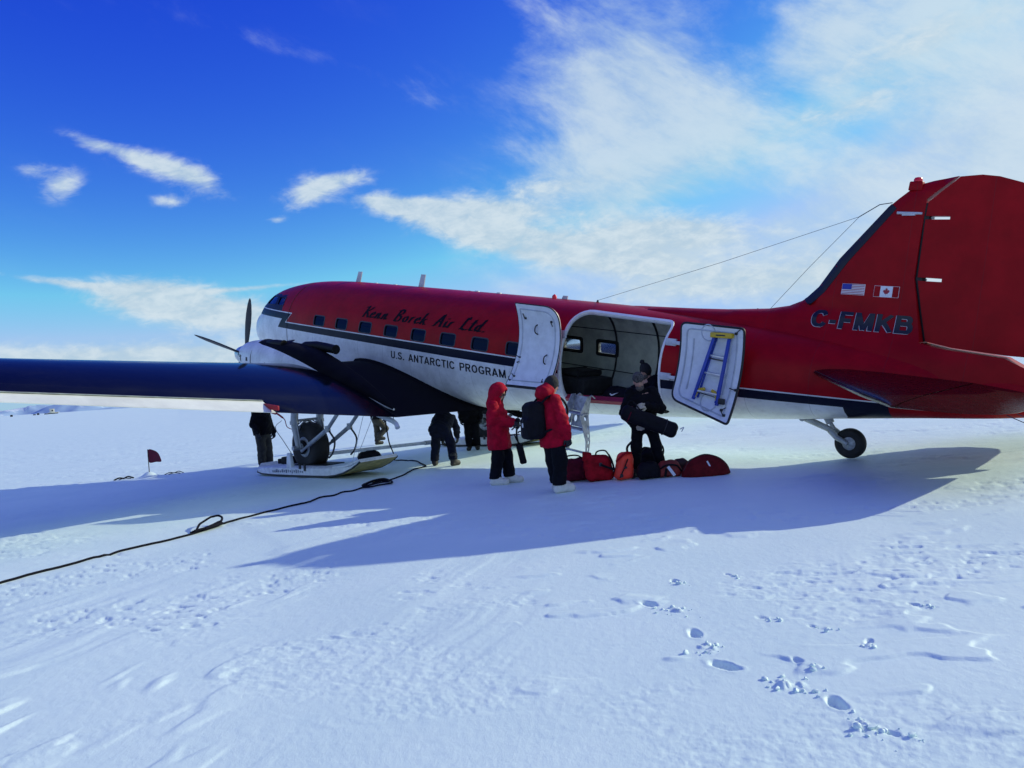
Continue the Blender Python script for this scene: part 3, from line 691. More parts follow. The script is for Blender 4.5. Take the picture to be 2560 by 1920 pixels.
# brush script drawn as strokes with a slanted broad nib; unit = cap height
GLY = {'K': (.62, [[(.14, 0), (.22, .5), (.30, 1.02)], [(.72, 1.0), (.45, .66), (.24, .50), (.42, .36), (.60, .02), (.70, .06)], [(.04, .9), (.16, 1.0), (.30, 1.02)]]),
       'e': (.42, [[(.06, .26), (.22, .30), (.36, .42), (.28, .54), (.12, .44), (.06, .2), (.16, .02), (.30, .06), (.42, .18)]]),
       'n': (.52, [[(.04, 0), (.10, .28), (.16, .52)], [(.08, .22), (.22, .46), (.34, .52), (.34, .34), (.30, .08), (.38, .02), (.48, .14)]]),
       'B': (.66, [[(.12, 0), (.20, .5), (.28, 1.0)], [(.10, .92), (.34, 1.04), (.58, .94), (.54, .70), (.26, .54), (.54, .44), (.56, .18), (.36, -.02), (.08, .04)]]),
       'o': (.46, [[(.30, .52), (.12, .44), (.05, .2), (.16, .01), (.32, .10), (.38, .34), (.28, .52)]]),
       'r': (.40, [[(.06, 0), (.12, .28), (.18, .52)], [(.10, .26), (.24, .48), (.38, .52)]]),
       'k': (.50, [[(.06, 0), (.14, .5), (.24, 1.0)], [(.42, .54), (.22, .34), (.14, .28), (.28, .20), (.38, .0), (.48, .08)]]),
       'A': (.72, [[(.0, -.02), (.16, .1), (.40, .66), (.56, 1.04), (.60, .5), (.62, 0)], [(.16, .36), (.40, .40), (.68, .42)]]),
       'i': (.26, [[(.12, .52), (.08, .26), (.08, .04), (.16, .02), (.26, .14)], [(.17, .72), (.20, .78)]]),
       'L': (.60, [[(.44, .86), (.42, 1.02), (.30, .98), (.22, .6), (.14, .18), (.04, .02), (.20, .06), (.40, -.02), (.60, .10)]]),
       't': (.34, [[(.22, .92), (.14, .5), (.08, .12), (.14, .0), (.28, .08)], [(.02, .60), (.18, .62), (.34, .66)]]),
       'd': (.50, [[(.34, .46), (.18, .52), (.06, .24), (.12, .02), (.28, .14)], [(.50, 1.0), (.38, .5), (.30, .1), (.36, .0), (.48, .12)]]),
       '.': (.24, [[(.04, .0), (.08, .05), (.14, .10)]]), ' ': (.42, [])}
def script_mesh(txt):
    V = []; Fc = []; x = 0
    for ch in txt:
        w_, ST = GLY[ch]
        for st in ST:
            P = spline(st, 6); nb = np.array([.085, .10])   # nib
            o = len(V)
            for p in P:
                q = np.array([x + p[0] + .18 * p[1], p[1]]); V.append((q[0] - nb[0], q[1] - nb[1] * .4, 0)); V.append((q[0] + nb[0], q[1] + nb[1] * .9, 0))
            for i in range(len(P) - 1): Fc.append((o + 2 * i, o + 2 * i + 1, o + 2 * i + 3, o + 2 * i + 2))
            # round ends and give verticals weight
            o = len(V)
            for p in P:
                q = np.array([x + p[0] + .18 * p[1], p[1]]); V.append((q[0] - .10, q[1], 0)); V.append((q[0] + .10, q[1], 0))
            for i in range(len(P) - 1): Fc.append((o + 2 * i, o + 2 * i + 1, o + 2 * i + 3, o + 2 * i + 2))
        x += w_ * 1.22
    return pymesh('s', V, Fc)
o = place_flat(script_mesh('Kenn Borek Air Ltd.'), 'lettering', 11.42, 7.12, 1.325, 1.625, surfY, SCRIPT, fuselage); o['label'] = 'dark brush script reading Kenn Borek Air Ltd.'

# ---- roof fittings
def blade(x, z, h, ch, sw, name, m_, par=fuselage, y=0):
    V, Fc = sheet([(x, z), (x - ch, z), (x - ch * .9 - sw, z + h), (x - sw - .02, z + h)], lambda u, v, s: (u, y + s * .010, v), grid=.2); MB().add(V, Fc).build(name, m_, par)
blade(13.36, 2.10, .30, .20, .10, 'blade_antenna', GREYL); blade(10.74, 2.10, .33, .20, .08, 'blade_antenna', GREYL)
blade(6.14, 2.08, .10, .16, .03, 'fin_antenna', GREYL); blade(9.0, 2.08, .05, .10, .04, 'fin_antenna', GREYL); blade(1.95, 2.05, .17, .03, .12, 'whip_antenna', DARKTRIM)
b = MB(); b.lathe([(0, .05), (.05, .05), (.07, .04), (.10, .0)], (6.33, 0, 2.10), (0, 0, 1), 16); b.build('beacon', REDLENS, fuselage)
for x in (12.4, 11.6, 8.6, 7.9):
    b = MB(); b.lathe([(0, .06), (.025, .05), (.03, .0)], (x, .05, 2.115), (0, 0, 1), 14); b.build('roof_fitting', GREYL, fuselage)
# nose seam and belly drain mast
b = MB(); b.tube([tuple(fus(np.float64(14.75), np.float64(th), .002)) for th in np.linspace(.3, 2.6, 40)], .006, 5); b.build('nose_seam', DARKTRIM, fuselage)

# ---- vertical fin with dorsal fillet, rudder
FIN = [(5.6, 2.02), (4.2, 2.10), (3.0, 2.135), (2.35, 2.165), (1.6, 2.23), (1.26, 2.30), (1.06, 2.39), (.9, 2.50), (.80, 2.63), (.52, 3.08), (.20, 3.47), (-.12, 3.86), (-.24, 3.97), (-.41, 4.11), (-.56, 4.18), (-.70, 4.215), (-1.02, 4.268), (-.655, 3.955), (-.635, 3.4), (-.63, 2.81), (-.74, 2.35), (-.855, 1.90), (-1.2, 1.845), (-1.9, 1.80), (-2.3, 1.62), (-2.3, 1.30), (-.5, 1.40), (1.0, 1.72), (2.0, 1.90), (3.2, 1.985), (4.4, 2.03)]
_finT = pchip([1.2, 1.6, 1.8, 1.95, 2.1, 2.3, 2.6, 3.2, 4.28], [.55, .47, .40, .33, .27, .22, .17, .14, .08])
def fin_y(x, z):
    xle = np.interp(z, [1.2, 2.02, 2.10, 2.135, 2.165, 2.23, 2.30, 2.39, 2.5, 2.63, 3.08, 3.47, 3.86, 3.97, 4.11, 4.18, 4.27], [6.2, 5.6, 4.2, 3.0, 2.35, 1.6, 1.26, 1.06, .9, .80, .52, .20, -.12, -.24, -.41, -.56, -1.0])
    s = np.clip((xle - x) / np.where(z > 2.35, .75, 1.8), 0, 1); T = _finT(z)
    aft = 1 - .25 * np.clip((-.1 - x) / 2.0, 0, 1) - .75 * np.clip((-1.3 - x) / 1.2, 0, 1) ** 1.5
    return np.maximum(T * np.sqrt(np.clip(s * (2 - s), 0, 1)) * aft, .006)
V, Fc = sheet(FIN, lambda u, v, s: (u, s * float(fin_y(u, v)), v), grid=.10, step=.06)
fin = MB().add(V, Fc).build('vertical_fin', RED, plane, smooth=60)
BL = [(1.00, 2.425), (.80, 2.63), (.52, 3.08), (.20, 3.47), (-.12, 3.86), (-.16, 3.90), (-.255, 3.83), (.04, 3.44), (.36, 3.02), (.66, 2.55), (.86, 2.33)]
def proud(off, side=1):
    return lambda u, v, s: (u + (.006 if s > 0 else 0), side * (float(fin_y(u, v)) + (off if s > 0 else -.002)), v)
for sd in (1, -1):
    V, Fc = sheet(BL, proud(.005, sd), grid=.08, step=.05); MB().add(V, Fc).build('deicer_boot', BOOT, fin, smooth=50)
RUD = [(-.685, 3.90), (-.99, 4.175), (-1.06, 4.245), (-1.32, 4.27), (-1.53, 4.24), (-1.81, 4.15), (-2.1, 3.98), (-2.35, 3.70), (-2.55, 3.3), (-2.62, 2.8), (-2.52, 2.2), (-2.30, 1.83), (-1.88, 1.845), (-1.23, 1.885), (-.895, 1.94), (-.775, 2.36), (-.665, 2.82), (-.668, 3.4)]
SLOT = [[(-.60, 3.735), (-.97, 3.735), (-.97, 3.695), (-.60, 3.695)], [(-.55, 2.875), (-.96, 2.865), (-.96, 2.825), (-.55, 2.835)]]
RUD2 = [(-.68, 3.915), (-.99, 4.195), (-1.05, 4.255), (-1.32, 4.27), (-1.53, 4.24), (-1.81, 4.15), (-2.1, 3.98), (-2.35, 3.70), (-2.55, 3.3), (-2.62, 2.8), (-2.52, 2.2), (-2.30, 1.83), (-1.88, 1.828), (-1.23, 1.868), (-.885, 1.925), (-.775, 2.36), (-.675, 2.79),
        (-.985, 2.785), (-.985, 2.83), (-.667, 2.84), (-.667, 3.665), (-.985, 3.665), (-.985, 3.71), (-.668, 3.715)]
def rud_y(x, z):
    xh = np.interp(z, [1.85, 1.94, 2.36, 2.82, 3.9, 4.27], [-.9, -.895, -.775, -.665, -.685, -1.0]); s = np.clip((xh - x) / 2.0, 0, 1)
    return np.maximum(.125 * (1 - s) * np.interp(z, [1.8, 2.4, 4.27], [1.15, 1, .55]), .006)
V, Fc = sheet(RUD2, lambda u, v, s: (u, s * float(rud_y(u, v)), v), grid=.12, step=.08)
rudder = MB().add(V, Fc).build('rudder', RED, plane, smooth=50)
MB().tube([(-.645, 0, 3.90), (-.650, 0, 3.4), (-.648, 0, 2.81), (-.757, 0, 2.35), (-.868, 0, 1.93)], [.075, .085, .10, .105, .12], 8).build('hinge_gap_filler', SEAL, rudder)  # dark filler added to hide the sunlit walls of the hinge gap
for z0, z1 in ((2.07, 2.95),):
    V, Fc = sheet([(-2.16, z0), (-2.46, z0 + .08), (-2.58, z1), (-2.16, z1)], lambda u, v, s: (u, s * (float(rud_y(u, v)) + .006), v), grid=.2); MB().add(V, Fc).build('trim_tab', RED, rudder)
for z in (3.69, 2.81):
    b = MB(); b.box((-.70, 0, z), (.12, .03, .03)); b.build('hinge_bracket', ALU, rudder)
b = MB(); b.box((-.47, 0, 4.15), (.20, .12, .13), None, .9); b.build('beacon_mount', RED, fin, bevel=.015)
b = MB(); b.lathe([(0, .06), (.03, .06), (.055, .045), (.068, .0)], (-.48, 0, 4.213), (0, 0, 1), 18); b.build('beacon', REDLENS, fin)
b = MB(); b.tube([(-.28, .115, 3.76), (-.62, .095, 3.75)], [.02, .018], 8); b.box((-.44, .11, 3.735), (.18, .03, .03)); b.build('vent', GREYL, fin)
# registration: black letters over white shadow letters
for k, (dx_, dz_, off, m_) in enumerate(((.008, -.007, .004, GREYL), (0, 0, .008, INK))):
    o = place_flat(caps_mesh('C-FMKB', .215, .13), 'lettering', .76 + dx_, -.73 + dx_, 2.015 + dz_, 2.275 + dz_, fin_y, m_, fin, off)
    o['label'] = 'black registration letters C-FMKB' if k else 'white shadow line of the registration letters'
def fquad(x0, x1, z0, z1, off, m_, name, par=fin):
    V, Fc = sheet([(x0, z0), (x1, z0), (x1, z1), (x0, z1)], lambda u, v, s: (u, float(fin_y(u, v)) + (off if s > 0 else -.003), v), grid=.2, step=.09); return MB().add(V, Fc).build(name, m_, par, smooth=30)
FW = mat('flag white', (.78, .79, .82), .5, var=.04); FB = mat('flag blue', (.015, .03, .33), .5, var=.05); FR = mat('flag red', (.36, .012, .03), .5, var=.05)
fl = fquad(.385, .035, 2.535, 2.70, .005, FW, 'flag'); fl['label'] = 'small striped flag with a blue canton'
for k in range(7):
    if k == 0 or True: fquad(.378, .042, 2.54 + k * .0238, 2.5505 + k * .0238, .0075, FR, 'flag_stripe', fl)
fquad(.38, .235, 2.615, 2.697, .010, FB, 'flag_canton', fl)
fl = fquad(-.10, -.455, 2.525, 2.69, .005, FW, 'flag'); fl['label'] = 'small red and white flag with a red maple leaf'
fquad(-.104, -.19, 2.529, 2.686, .008, RED, 'flag_bar', fl); fquad(-.365, -.451, 2.529, 2.686, .008, RED, 'flag_bar', fl)
leaf = [(0, -.5), (.03, -.26), (.26, -.30), (.21, -.20), (.46, .02), (.38, .06), (.42, .22), (.27, .18), (.22, .28), (.11, .14), (.15, .42), (.07, .36), (0, .52)]
leaf = leaf + [(-x, y) for x, y in leaf[-2:0:-1]]
V, Fc = sheet([(-.278 - x * .105, 2.607 + y * .115) for x, y in leaf], lambda u, v, s: (u, float(fin_y(u, v)) + (.009 if s > 0 else -.003), v), grid=.3); MB().add(V, Fc).build('flag_leaf', FR, fl, smooth=30)
# aerial wires
WIRE = mat('aerial wire', (.05, .05, .06), .5, var=0)
for pts in ([(-.16, 0, 3.92), (.02, 0, 3.895), (.30, 0, 3.72)], [(.30, 0, 3.72), (2.6, 0, 2.95), (5.16, .05, 2.14)], [(.30, 0, 3.72), (1.0, 0, 2.93), (1.6, .02, 2.20)]):
    MB().tube(pts, .0035 if len(pts) == 3 and pts[0][0] > 0 else .007, 6).build('aerial_wire', WIRE, plane)
b = MB(); b.lathe([(0, .03), (.05, .012)], (5.16, .05, 2.10), (0, 0, 1), 8); b.build('aerial_post', DARKTRIM, fuselage)
b = MB(); b.lathe([(0, .03), (.06, .012)], (1.6, .02, 2.15), (0, 0, 1), 8); b.build('aerial_post', DARKTRIM, fuselage)

# ---- flying surfaces
def airfoil(n, t, camber=.02):
    xs = .5 * (1 - np.cos(np.linspace(0, math.pi, n))); yt = 5 * t * (.2969 * np.sqrt(xs) - .126 * xs - .3516 * xs**2 + .2843 * xs**3 - .1036 * xs**4); yc = camber * 4 * xs * (1 - xs)
    return np.concatenate([np.stack([xs, yc + yt], 1)[::-1], np.stack([xs, yc - yt], 1)[1:-1]])
def wing_geom(y):
    a = abs(y); o = max(0, a - 2.9)
    le, te = 11.9 - .245 * o, 7.75 + .015 * o; zl, zt_ = .02 + .108 * o, -.36 + .125 * o - .06 * max(0, 1 - a / 2.9)
    return le, te, zl, zt_, np.interp(a, [0, 2.9, 14.4], [.155, .155, .10])
def wing_sec(y, c0=0.0, c1=1.0, n=22):
    le, te, zl, zt_, t = wing_geom(y); A = airfoil(n, t); ch = le - te; out = []
    for c, h in A: out.append((le - c * ch, y, zl + (zt_ - zl) * c + h * ch))
    return out
def build_wing(sd):
    ys = [0.2, 1.0, 1.8, 2.9, 3.6, 4.3, 5.0, 5.49, 5.51, 6.5, 8, 10, 12, 13.4, 14.0, 14.3, 14.42]
    rings = []
    for y in ys:
        rg = wing_sec(y)
        if y > 13.3:
            f = math.sqrt(max(.02, 1 - ((y - 13.3) / 1.15)**2)); le, te, zl, zt_, t_ = wing_geom(y); xc = (le + te) / 2 - .1; zc = (zl + zt_) / 2
            rg = [(xc + (p[0] - xc) * f, p[1], zc + (p[2] - zc) * f) for p in rg]
        if 5.5 < y < 13.3:                       # cut back to the aileron hinge line
            le, te, zl, zt_, t_ = wing_geom(y); xh = te + .125 * (le - te) + .02
            rg = [(max(p[0], xh), p[1], p[2]) for p in rg]
            # close the cut: points beyond hinge keep surface height at the hinge
            A = airfoil(22, t_); ch = le - te
            up = np.interp((le - xh) / ch, A[:22][::-1][:, 0], A[:22][::-1][:, 1]); lo = np.interp((le - xh) / ch, np.concatenate([[0], A[22:, 0], [1]]), np.concatenate([[0], A[22:, 1], [0]]))
            zch = zl + (zt_ - zl) * (le - xh) / ch; r2 = []
            for i, p in enumerate(rg):
                if p[0] <= xh + 1e-6:
                    k = (airfoil(22, t_)[i][0]); r2.append((xh, p[1], zch + (up if i < 22 else lo) * ch * (1 if k < .999 else 0)))
                else: r2.append(p)
            rg = r2
        rings.append([(p[0], sd * p[1], p[2]) for p in rg])
    b = MB(); n = len(rings[0])
    b.loft(rings); b.mi = [0] * len(b.mi)
    k = 0
    for i in range(len(rings) - 1):
        for j in range(n):
            b.mi[k] = (2 if ys[i] < 2.85 else 0) if j < 21 else 1
            k += 1
    me = pymesh('wing', b.v, b.f, b.mi); bm = bmesh.new(); bm.from_mesh(me); bmesh.ops.recalc_face_normals(bm, faces=bm.faces); bm.to_mesh(me); bm.free(); me.shade_smooth(); me.set_sharp_from_angle(angle=R(45))
    o = mesh_obj('wing', me, [BLACKP, WHITE, WALK], plane)
    # aileron
    rings = []
    for y in (5.53, 7, 9, 11, 13.2):
        le, te, zl, zt_, t_ = wing_geom(y); xh = te + .125 * (le - te); ch = le - te; cc = (le - xh) / ch; zch = zl + (zt_ - zl) * cc; A = airfoil(22, t_)
        up = np.interp(cc, A[:22][::-1][:, 0], A[:22][::-1][:, 1]) * ch; lo = np.interp(cc, np.concatenate([[0], A[22:, 0], [1]]), np.concatenate([[0], A[22:, 1], [0]])) * ch
        L = xh - te; zz = lambda f: zch + (zt_ - zch) * f
        rings.append([(xh - L * .00, sd * y, zch + up - .006), (xh - L * .33, sd * y, zz(.33) + up * .66), (xh - L * .66, sd * y, zz(.66) + up * .36), (te - .02, sd * y, zt_ + .010), (te - .02, sd * y, zt_ - .004), (xh - L * .5, sd * y, zz(.5) + lo * .5), (xh, sd * y, zch + lo + .006)])
    b = MB(); b.loft(rings); b.build('aileron', AILW, o, smooth=30)
    rings = []
    for y in (5.53, 9, 13.2):
        le, te, zl, zt_, t_ = wing_geom(y); xh = te + .125 * (le - te); ch = le - te; cc = (le - xh) / ch; zch = zl + (zt_ - zl) * cc; A = airfoil(22, t_); up = np.interp(cc, A[:22][::-1][:, 0], A[:22][::-1][:, 1]) * ch
        rings.append([(xh + .035, sd * y, zch + up + .012), (xh + .035, sd * y, zch + up + .004), (xh - .02, sd * y, zch + up + .000), (xh - .02, sd * y, zch + up + .008)])
    MB().loft(rings).build('aileron_gap_shadow', mat('painted gap shadow', (.30, .33, .26), .5, var=.2), o)  # coloured strip standing in for the shadow line along the hinge gap
    return o
AILW = mat('aileron fabric white', (.74, .75, .70), .5, var=.06, vscale=1.5, dirt=((.5, .5, .46), .4, .5))
wingL = build_wing(1); wingR = build_wing(-1)
# wing root fillets
for sd, wg in ((1, wingL), (-1, wingR)):
    rings = []
    for x in np.linspace(11.6, 6.9, 22):
        le, te, zl, zt_, t_ = wing_geom(1.2); c = (le - x) / (le - te); A = airfoil(22, t_); ch = le - te
        zu = zl + (zt_ - zl) * min(c, 1) + (np.interp(c, A[:22][::-1][:, 0], A[:22][::-1][:, 1]) * ch if c < 1 else 0)
        zu = zu - (0 if c < 1 else (c - 1) * .2); k = np.interp(c, [0, .2, .6, 1, 1.2], [.10, .09, .05, .03, .02]); y0 = float(surfY(x, zu + k))
        w_ = np.interp(c, [0, .5, 1, 1.2], [.10, .12, .14, .03]); yb = float(surfY(x, zu - .02)) if zu - .02 > ZB(x) else 0
        y1 = max(yb, y0 - .1) + w_
        rings.append([(x, sd * (y0 - .03), zu + k), (x, sd * (y0 + (y1 - y0) * .22), zu + k * .42), (x, sd * (y0 + (y1 - y0) * .55), zu + k * .14), (x, sd * y1, zu + .004), (x, sd * y1, zu - .05), (x, sd * (y0 - .2), zu - .06)])
    MB().loft(rings).build('wing_fillet', WALK, wg, smooth=60)

def build_stab(sd):
    def g(y):
        a = abs(y); le = np.interp(a, [.2, .5, 3.2, 4.05], [.80, .62, -1.30, -1.70]); te = np.interp(a, [.2, 1.0, 4.05], [-2.62, -2.62, -2.50]); return le, te
    ys = [.25, .6, 1.2, 1.9, 2.4, 2.8, 3.1, 3.3, 3.42, 3.48]; rs = []; re = []
    for y in ys:
        le, te = g(y); hx = -1.62; z = 1.33 + .012 * y; f = math.sqrt(max(.03, 1 - (max(0, y - 2.4) / 1.09)**2))
        t0 = .16 * np.interp(y, [.25, 4.05], [1, .45]) * f; te2 = hx - (hx - te) * f if te < hx else te; le2 = hx + (le - hx) * f
        le2 = max(le2, hx + .05)
        L = le2 - hx; pr = [(0, 0), (.03, .38), (.1, .66), (.25, .92), (.5, 1), (1, .86)]
        rs.append([(le2 - L * a, sd * y, z + t0 * .75 * h) for a, h in pr] + [(le2 - L * a, sd * y, z - t0 * .75 * h) for a, h in pr[:0:-1]])
        Le = hx - .02 - te2
        re.append([(hx - .02 - Le * a, sd * y, z + t0 * .62 * h) for a, h in ((0, 1), (.4, .62), (.8, .22), (1, .03))] + [(hx - .02 - Le * a, sd * y, z - t0 * .62 * h) for a, h in ((1, .03), (.8, .22), (.4, .62), (0, 1))])
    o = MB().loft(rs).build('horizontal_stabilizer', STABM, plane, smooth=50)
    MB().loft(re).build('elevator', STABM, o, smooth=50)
    # de-icing boot edge line
    MB().tube([(g(y)[0] - .02, sd * y, 1.33 + .012 * y + .03) for y in (.7, 1.5, 2.4, 3.2)], .004, 5).build('boot_edge', DARKTRIM, o)
    return o
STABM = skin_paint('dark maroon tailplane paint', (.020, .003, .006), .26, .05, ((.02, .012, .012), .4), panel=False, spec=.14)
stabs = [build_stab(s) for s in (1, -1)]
for sd in (1, -1):
    for dx_ in (0, .25): MB().tube([(-2.5 - dx_ * .2, sd * (2.6 - dx_), 1.34), (-2.72 - dx_ * .3, sd * (2.75 - dx_), 1.30)], .005, 5).build('static_wick', WIRE, stabs[0 if sd > 0 else 1])

# ---- engines
def build_engine(sd):
    cy_ = 2.82 * sd
    S_ = [(13.86, .19, .24, .25), (13.80, .19, .29, .31), (13.55, .20, .36, .385), (13.2, .205, .42, .44), (12.9, .21, .455, .475), (12.3, .21, .49, .505), (11.6, .20, .50, .52), (10.9, .19, .47, .475), (10.3, .16, .41, .39), (9.7, .10, .33, .29), (9.1, .03, .23, .20), (8.6, -.07, .14, .13), (8.15, -.18, .07, .07), (7.95, -.24, .02, .02)]
    n = 72; rings = []; _A = np.array(S_)[::-1]; fz, fw_, fh = (pchip(_A[:, 0], _A[:, k]) for k in (1, 2, 3)); S_ = [(x, float(fz(x)), float(fw_(x)), float(fh(x))) for x in np.concatenate([[13.86, 13.84, 13.80, 13.72], np.arange(13.6, 7.96, -.09), [7.95]])]
    lim_ = lambda x: float(np.interp(x, [8, 9.4, 10.5, 11.6, 12.6, 12.9], [100, 84, 66, 52, 40, 32]))
    for x, zc, hw, hh in S_:
        L_ = R(lim_(x)); ang = np.concatenate([np.linspace(-L_, L_, 25), np.linspace(L_, 2 * math.pi - L_, 48)[1:-1]]); n = len(ang)
        rings.append([(x, cy_ + hw * math.copysign(abs(math.sin(t_))**.9, math.sin(t_)), zc + hh * math.copysign(abs(math.cos(t_))**.9, math.cos(t_))) for t_ in ang])
    b = MB(); b.loft(rings, True, True); k = 0
    for i in range(len(rings) - 1):
        for j in range(n): b.mi[k] = 1 if (S_[i][0] < 12.91 and j < 24) else 0; k += 1
    me = pymesh('engine_nacelle', b.v, b.f, b.mi); bm = bmesh.new(); bm.from_mesh(me); bmesh.ops.recalc_face_normals(bm, faces=bm.faces); bm.to_mesh(me); bm.free(); me.shade_smooth(); me.set_sharp_from_angle(angle=R(50))
    o = mesh_obj('engine_nacelle', me, [WHITE, WALK], plane)
    for s2, P_, R_ in ((1, [(12.75, .10, .52), (12.55, .16, .62), (12.2, .18, .66), (11.85, .18, .68)], [.06, .09, .095, .085]), (-1, [(11.7, .10, .58), (11.45, .16, .66), (11.1, .20, .70), (10.7, .22, .705), (10.35, .22, .70)], [.07, .115, .115, .105, .095])):
        b = MB(); b.tube([(x, cy_ + sd * s2 * y, z) for x, y, z in P_], R_, 14); e_ = P_[-1]; b.tube([(e_[0] - .004, cy_ + sd * s2 * e_[1], e_[2]), (e_[0] + .02, cy_ + sd * s2 * e_[1], e_[2])], R_[-1] * 1.12, 14)
        b.build('exhaust_stack', SOOT, o)
    b = MB(); b.lathe([(0, .018), (.02, .03), (.03, 0)], (12.15, cy_ + sd * .48, .20), (0, sd, 0), 12); b.build('filler_cap', DARKTRIM, o)
    b = MB(); b.box((13.12, cy_ + sd * .425, .20), (.10, .02, .09)); b.build('vent', DARKTRIM, o)
    b = MB(); b.tube([(12.9, cy_ + math.sin(t_) * .462, .21 + math.cos(t_) * .482) for t_ in np.linspace(0, 2 * math.pi, 40)], .007, 5); b.build('cowl_seam', DARKTRIM, o)
    b = MB(); b.box((13.55, cy_, -.24), (.5, .34, .20)); b.build('air_intake', SOOT, o, bevel=.04)
    # propeller
    p = MB().lathe([(-.04, .25), (.0, .255), (.12, .24), (.30, .19), (.45, .12), (.56, .045), (.60, .0)], (13.90, cy_, .19), (1, 0, 0), 24).build('propeller', mat('spinner polish', (.55, .57, .60), .25, metal=.6, var=.1), plane, smooth=60)
    p['label'] = 'polished spinner and five black blades'
    # navy flash on the cowl side
    for k in range(5):
        a0 = R(-4 + 72 * k) if sd > 0 else R(20 + 72 * k)
        d = Vector((0, math.sin(a0) * 1, math.cos(a0))); tdir = Vector((1, 0, 0)); nrm = d.cross(tdir)
        rg = []
        for r_, ch, th_, tw in ((.16, .10, .06, 78), (.30, .12, .05, 76), (.5, .17, .032, 74), (.8, .20, .022, 72), (1.05, .18, .016, 70), (1.25, .13, .012, 69), (1.38, .07, .008, 68), (1.42, .02, .005, 68)):
            cdir = tdir * math.sin(R(tw)) + nrm * math.cos(R(tw)); ndir = d.cross(cdir); c0 = Vector((13.98, cy_, .19)) + d * r_
            rg.append([c0 + cdir * (ch / 2 * math.cos(q)) + ndir * (th_ / 2 * math.sin(q)) for q in np.linspace(0, 2 * math.pi, 13)[:-1]])
        MB().loft(rg).build('blade', mat('propeller blade', (.03, .034, .045), .4, metal=.3, var=.1), p, smooth=60)
    return o
nacL = build_engine(1); nacR = build_engine(-1)
def nflash(sd, o):
    pts = [(13.82, .26), (13.52, .20), (13.62, .10), (13.66, -.12)]
    cy_ = 2.82 * sd
    def fy(x, z):
        hw, hh = np.interp(x, [13.55, 13.8], [.36, .29]), np.interp(x, [13.55, 13.8], [.385, .31]); return hw * math.sqrt(max(.01, 1 - min(.98, ((z - .2) / hh)**2)))
    V, Fc = sheet([(13.82, .30), (13.47, .23), (13.60, .02), (13.60, -.13), (13.66, -.13), (13.68, .05), (13.60, .18), (13.82, .22)], lambda u, v, s: (u, cy_ + sd * (fy(u, v) + (.008 if s > 0 else -.01)), v), grid=.1, step=.05)
    MB().add(V, Fc).build('nacelle_flash', NAVY, o)
nflash(1, nacL)
# ---- cargo door leaves, swung flat against the fuselage
def leaf_door(name, label, out, yfun, seal_w, parent=plane):
    """outline in (x, z); yfun(x, z) middle surface; lining faces outward (towards +y)"""
    D = empty(name); D.parent = parent; D['label'] = label
    V, Fc = sheet(out, lambda u, v, s: (u, yfun(u, v) + (.022 if s > 0 else -.022), v), grid=.09, step=.05); MB().add(V, Fc).build('door_panel', DOORW, D, smooth=40)
    c = np.mean(np.array(out), axis=0); L = densify(out, .05); n = len(L)
    MB().tube([(p[0], yfun(*p) + .012, p[1]) for p in L], seal_w, 6, closed=True).build('door_seal', SEAL, D)
    V, Fc = sheet(out, lambda u, v, s: (u, yfun(u, v) + (-.0235 if s > 0 else -.036), v), grid=.09, step=.05); MB().add(V, Fc).build('outer_skin', RED, D, smooth=40)
    ins = [(c[0] + (p[0] - c[0]) * .80, c[1] + (p[1] - c[1]) * .87) for p in out]
    MB().tube([(p[0], yfun(*p) + .024, p[1]) for p in densify(ins, .05)], .014, 6, closed=True).build('pressed_bead', GROOVE, D)
    return D
yF = lambda x, z: 1.275 + .27 * ((z - 1.35) / .85)**2
fo = rounded([(5.02, 2.0), (6.06, 2.02), (6.06, .44), (5.02, .50)], [.30, .03, .02, .02], 7)
doorF = leaf_door('cargo_door', 'forward cargo door leaf, white inside, folded forward', fo, yF, .012)
def latch(D, x, z, yf, rz, name='latch', s=1.0):
    b = MB(); y = yf(x, z) + .045; c, sn = math.cos(rz), math.sin(rz)
    b.box((x, y - .01, z), (.05 * s, .03, .05 * s)); b.bar((x, y + .015, z), (x + .13 * s * c, y + .015, z + .13 * s * sn), .014, .016, (0, 1, 0)); b.build(name, DARKTRIM, D, bevel=.003)
for x, z, a in ((5.85, 1.74, 1.0), (5.20, 1.72, -2.2), (5.95, .98, .4), (5.97, .88, 2.8), (5.93, .62, .8), (5.20, .60, 2.0), (6.0, .54, 1.4)): latch(doorF, x, z, yF, a, s=.8 if z > 1 else .55)
def grab(D, x, z, yf, L=.2, tilt=.03):
    y = yf(x, z) + .02
    b = MB(); b.tube(spline([(x, y, z + L / 2), (x + tilt, y + .05, z + L / 4), (x + tilt, y + .055, z - L / 4), (x, y, z - L / 2)], 5), .012, 8); b.build('grab_handle', SEAL, D)
grab(doorF, 5.56, 1.55, yF, .2, .03); grab(doorF, 5.27, 1.0, yF, .2, .03)
MB().bar((6.08, yF(6.06, .44) + .01, .415), (5.02, yF(5.02, .48) + .01, .475), .05, .03).build('lower_seal_strip', SEAL, doorF)
yA = lambda x, z: 1.02 + .27 * ((1.5 - z) / 1.0)**2 + .02 * (2.6 - x)
ao = rounded([(2.60, 1.93), (1.45, 1.92), (1.45, .42), (2.60, .66)], [.12, .07, .06, .16], 6)
doorA = leaf_door('cargo_door', 'aft cargo door leaf, white inside, folded back, ladder strapped on', ao, yA, .020)
for x, z, a in ((1.58, 1.83, 2.4), (1.62, .62, 2.6), (1.55, .55, 1.0), (1.47, .95, .2)): latch(doorA, x, z, yA, a, s=.8)
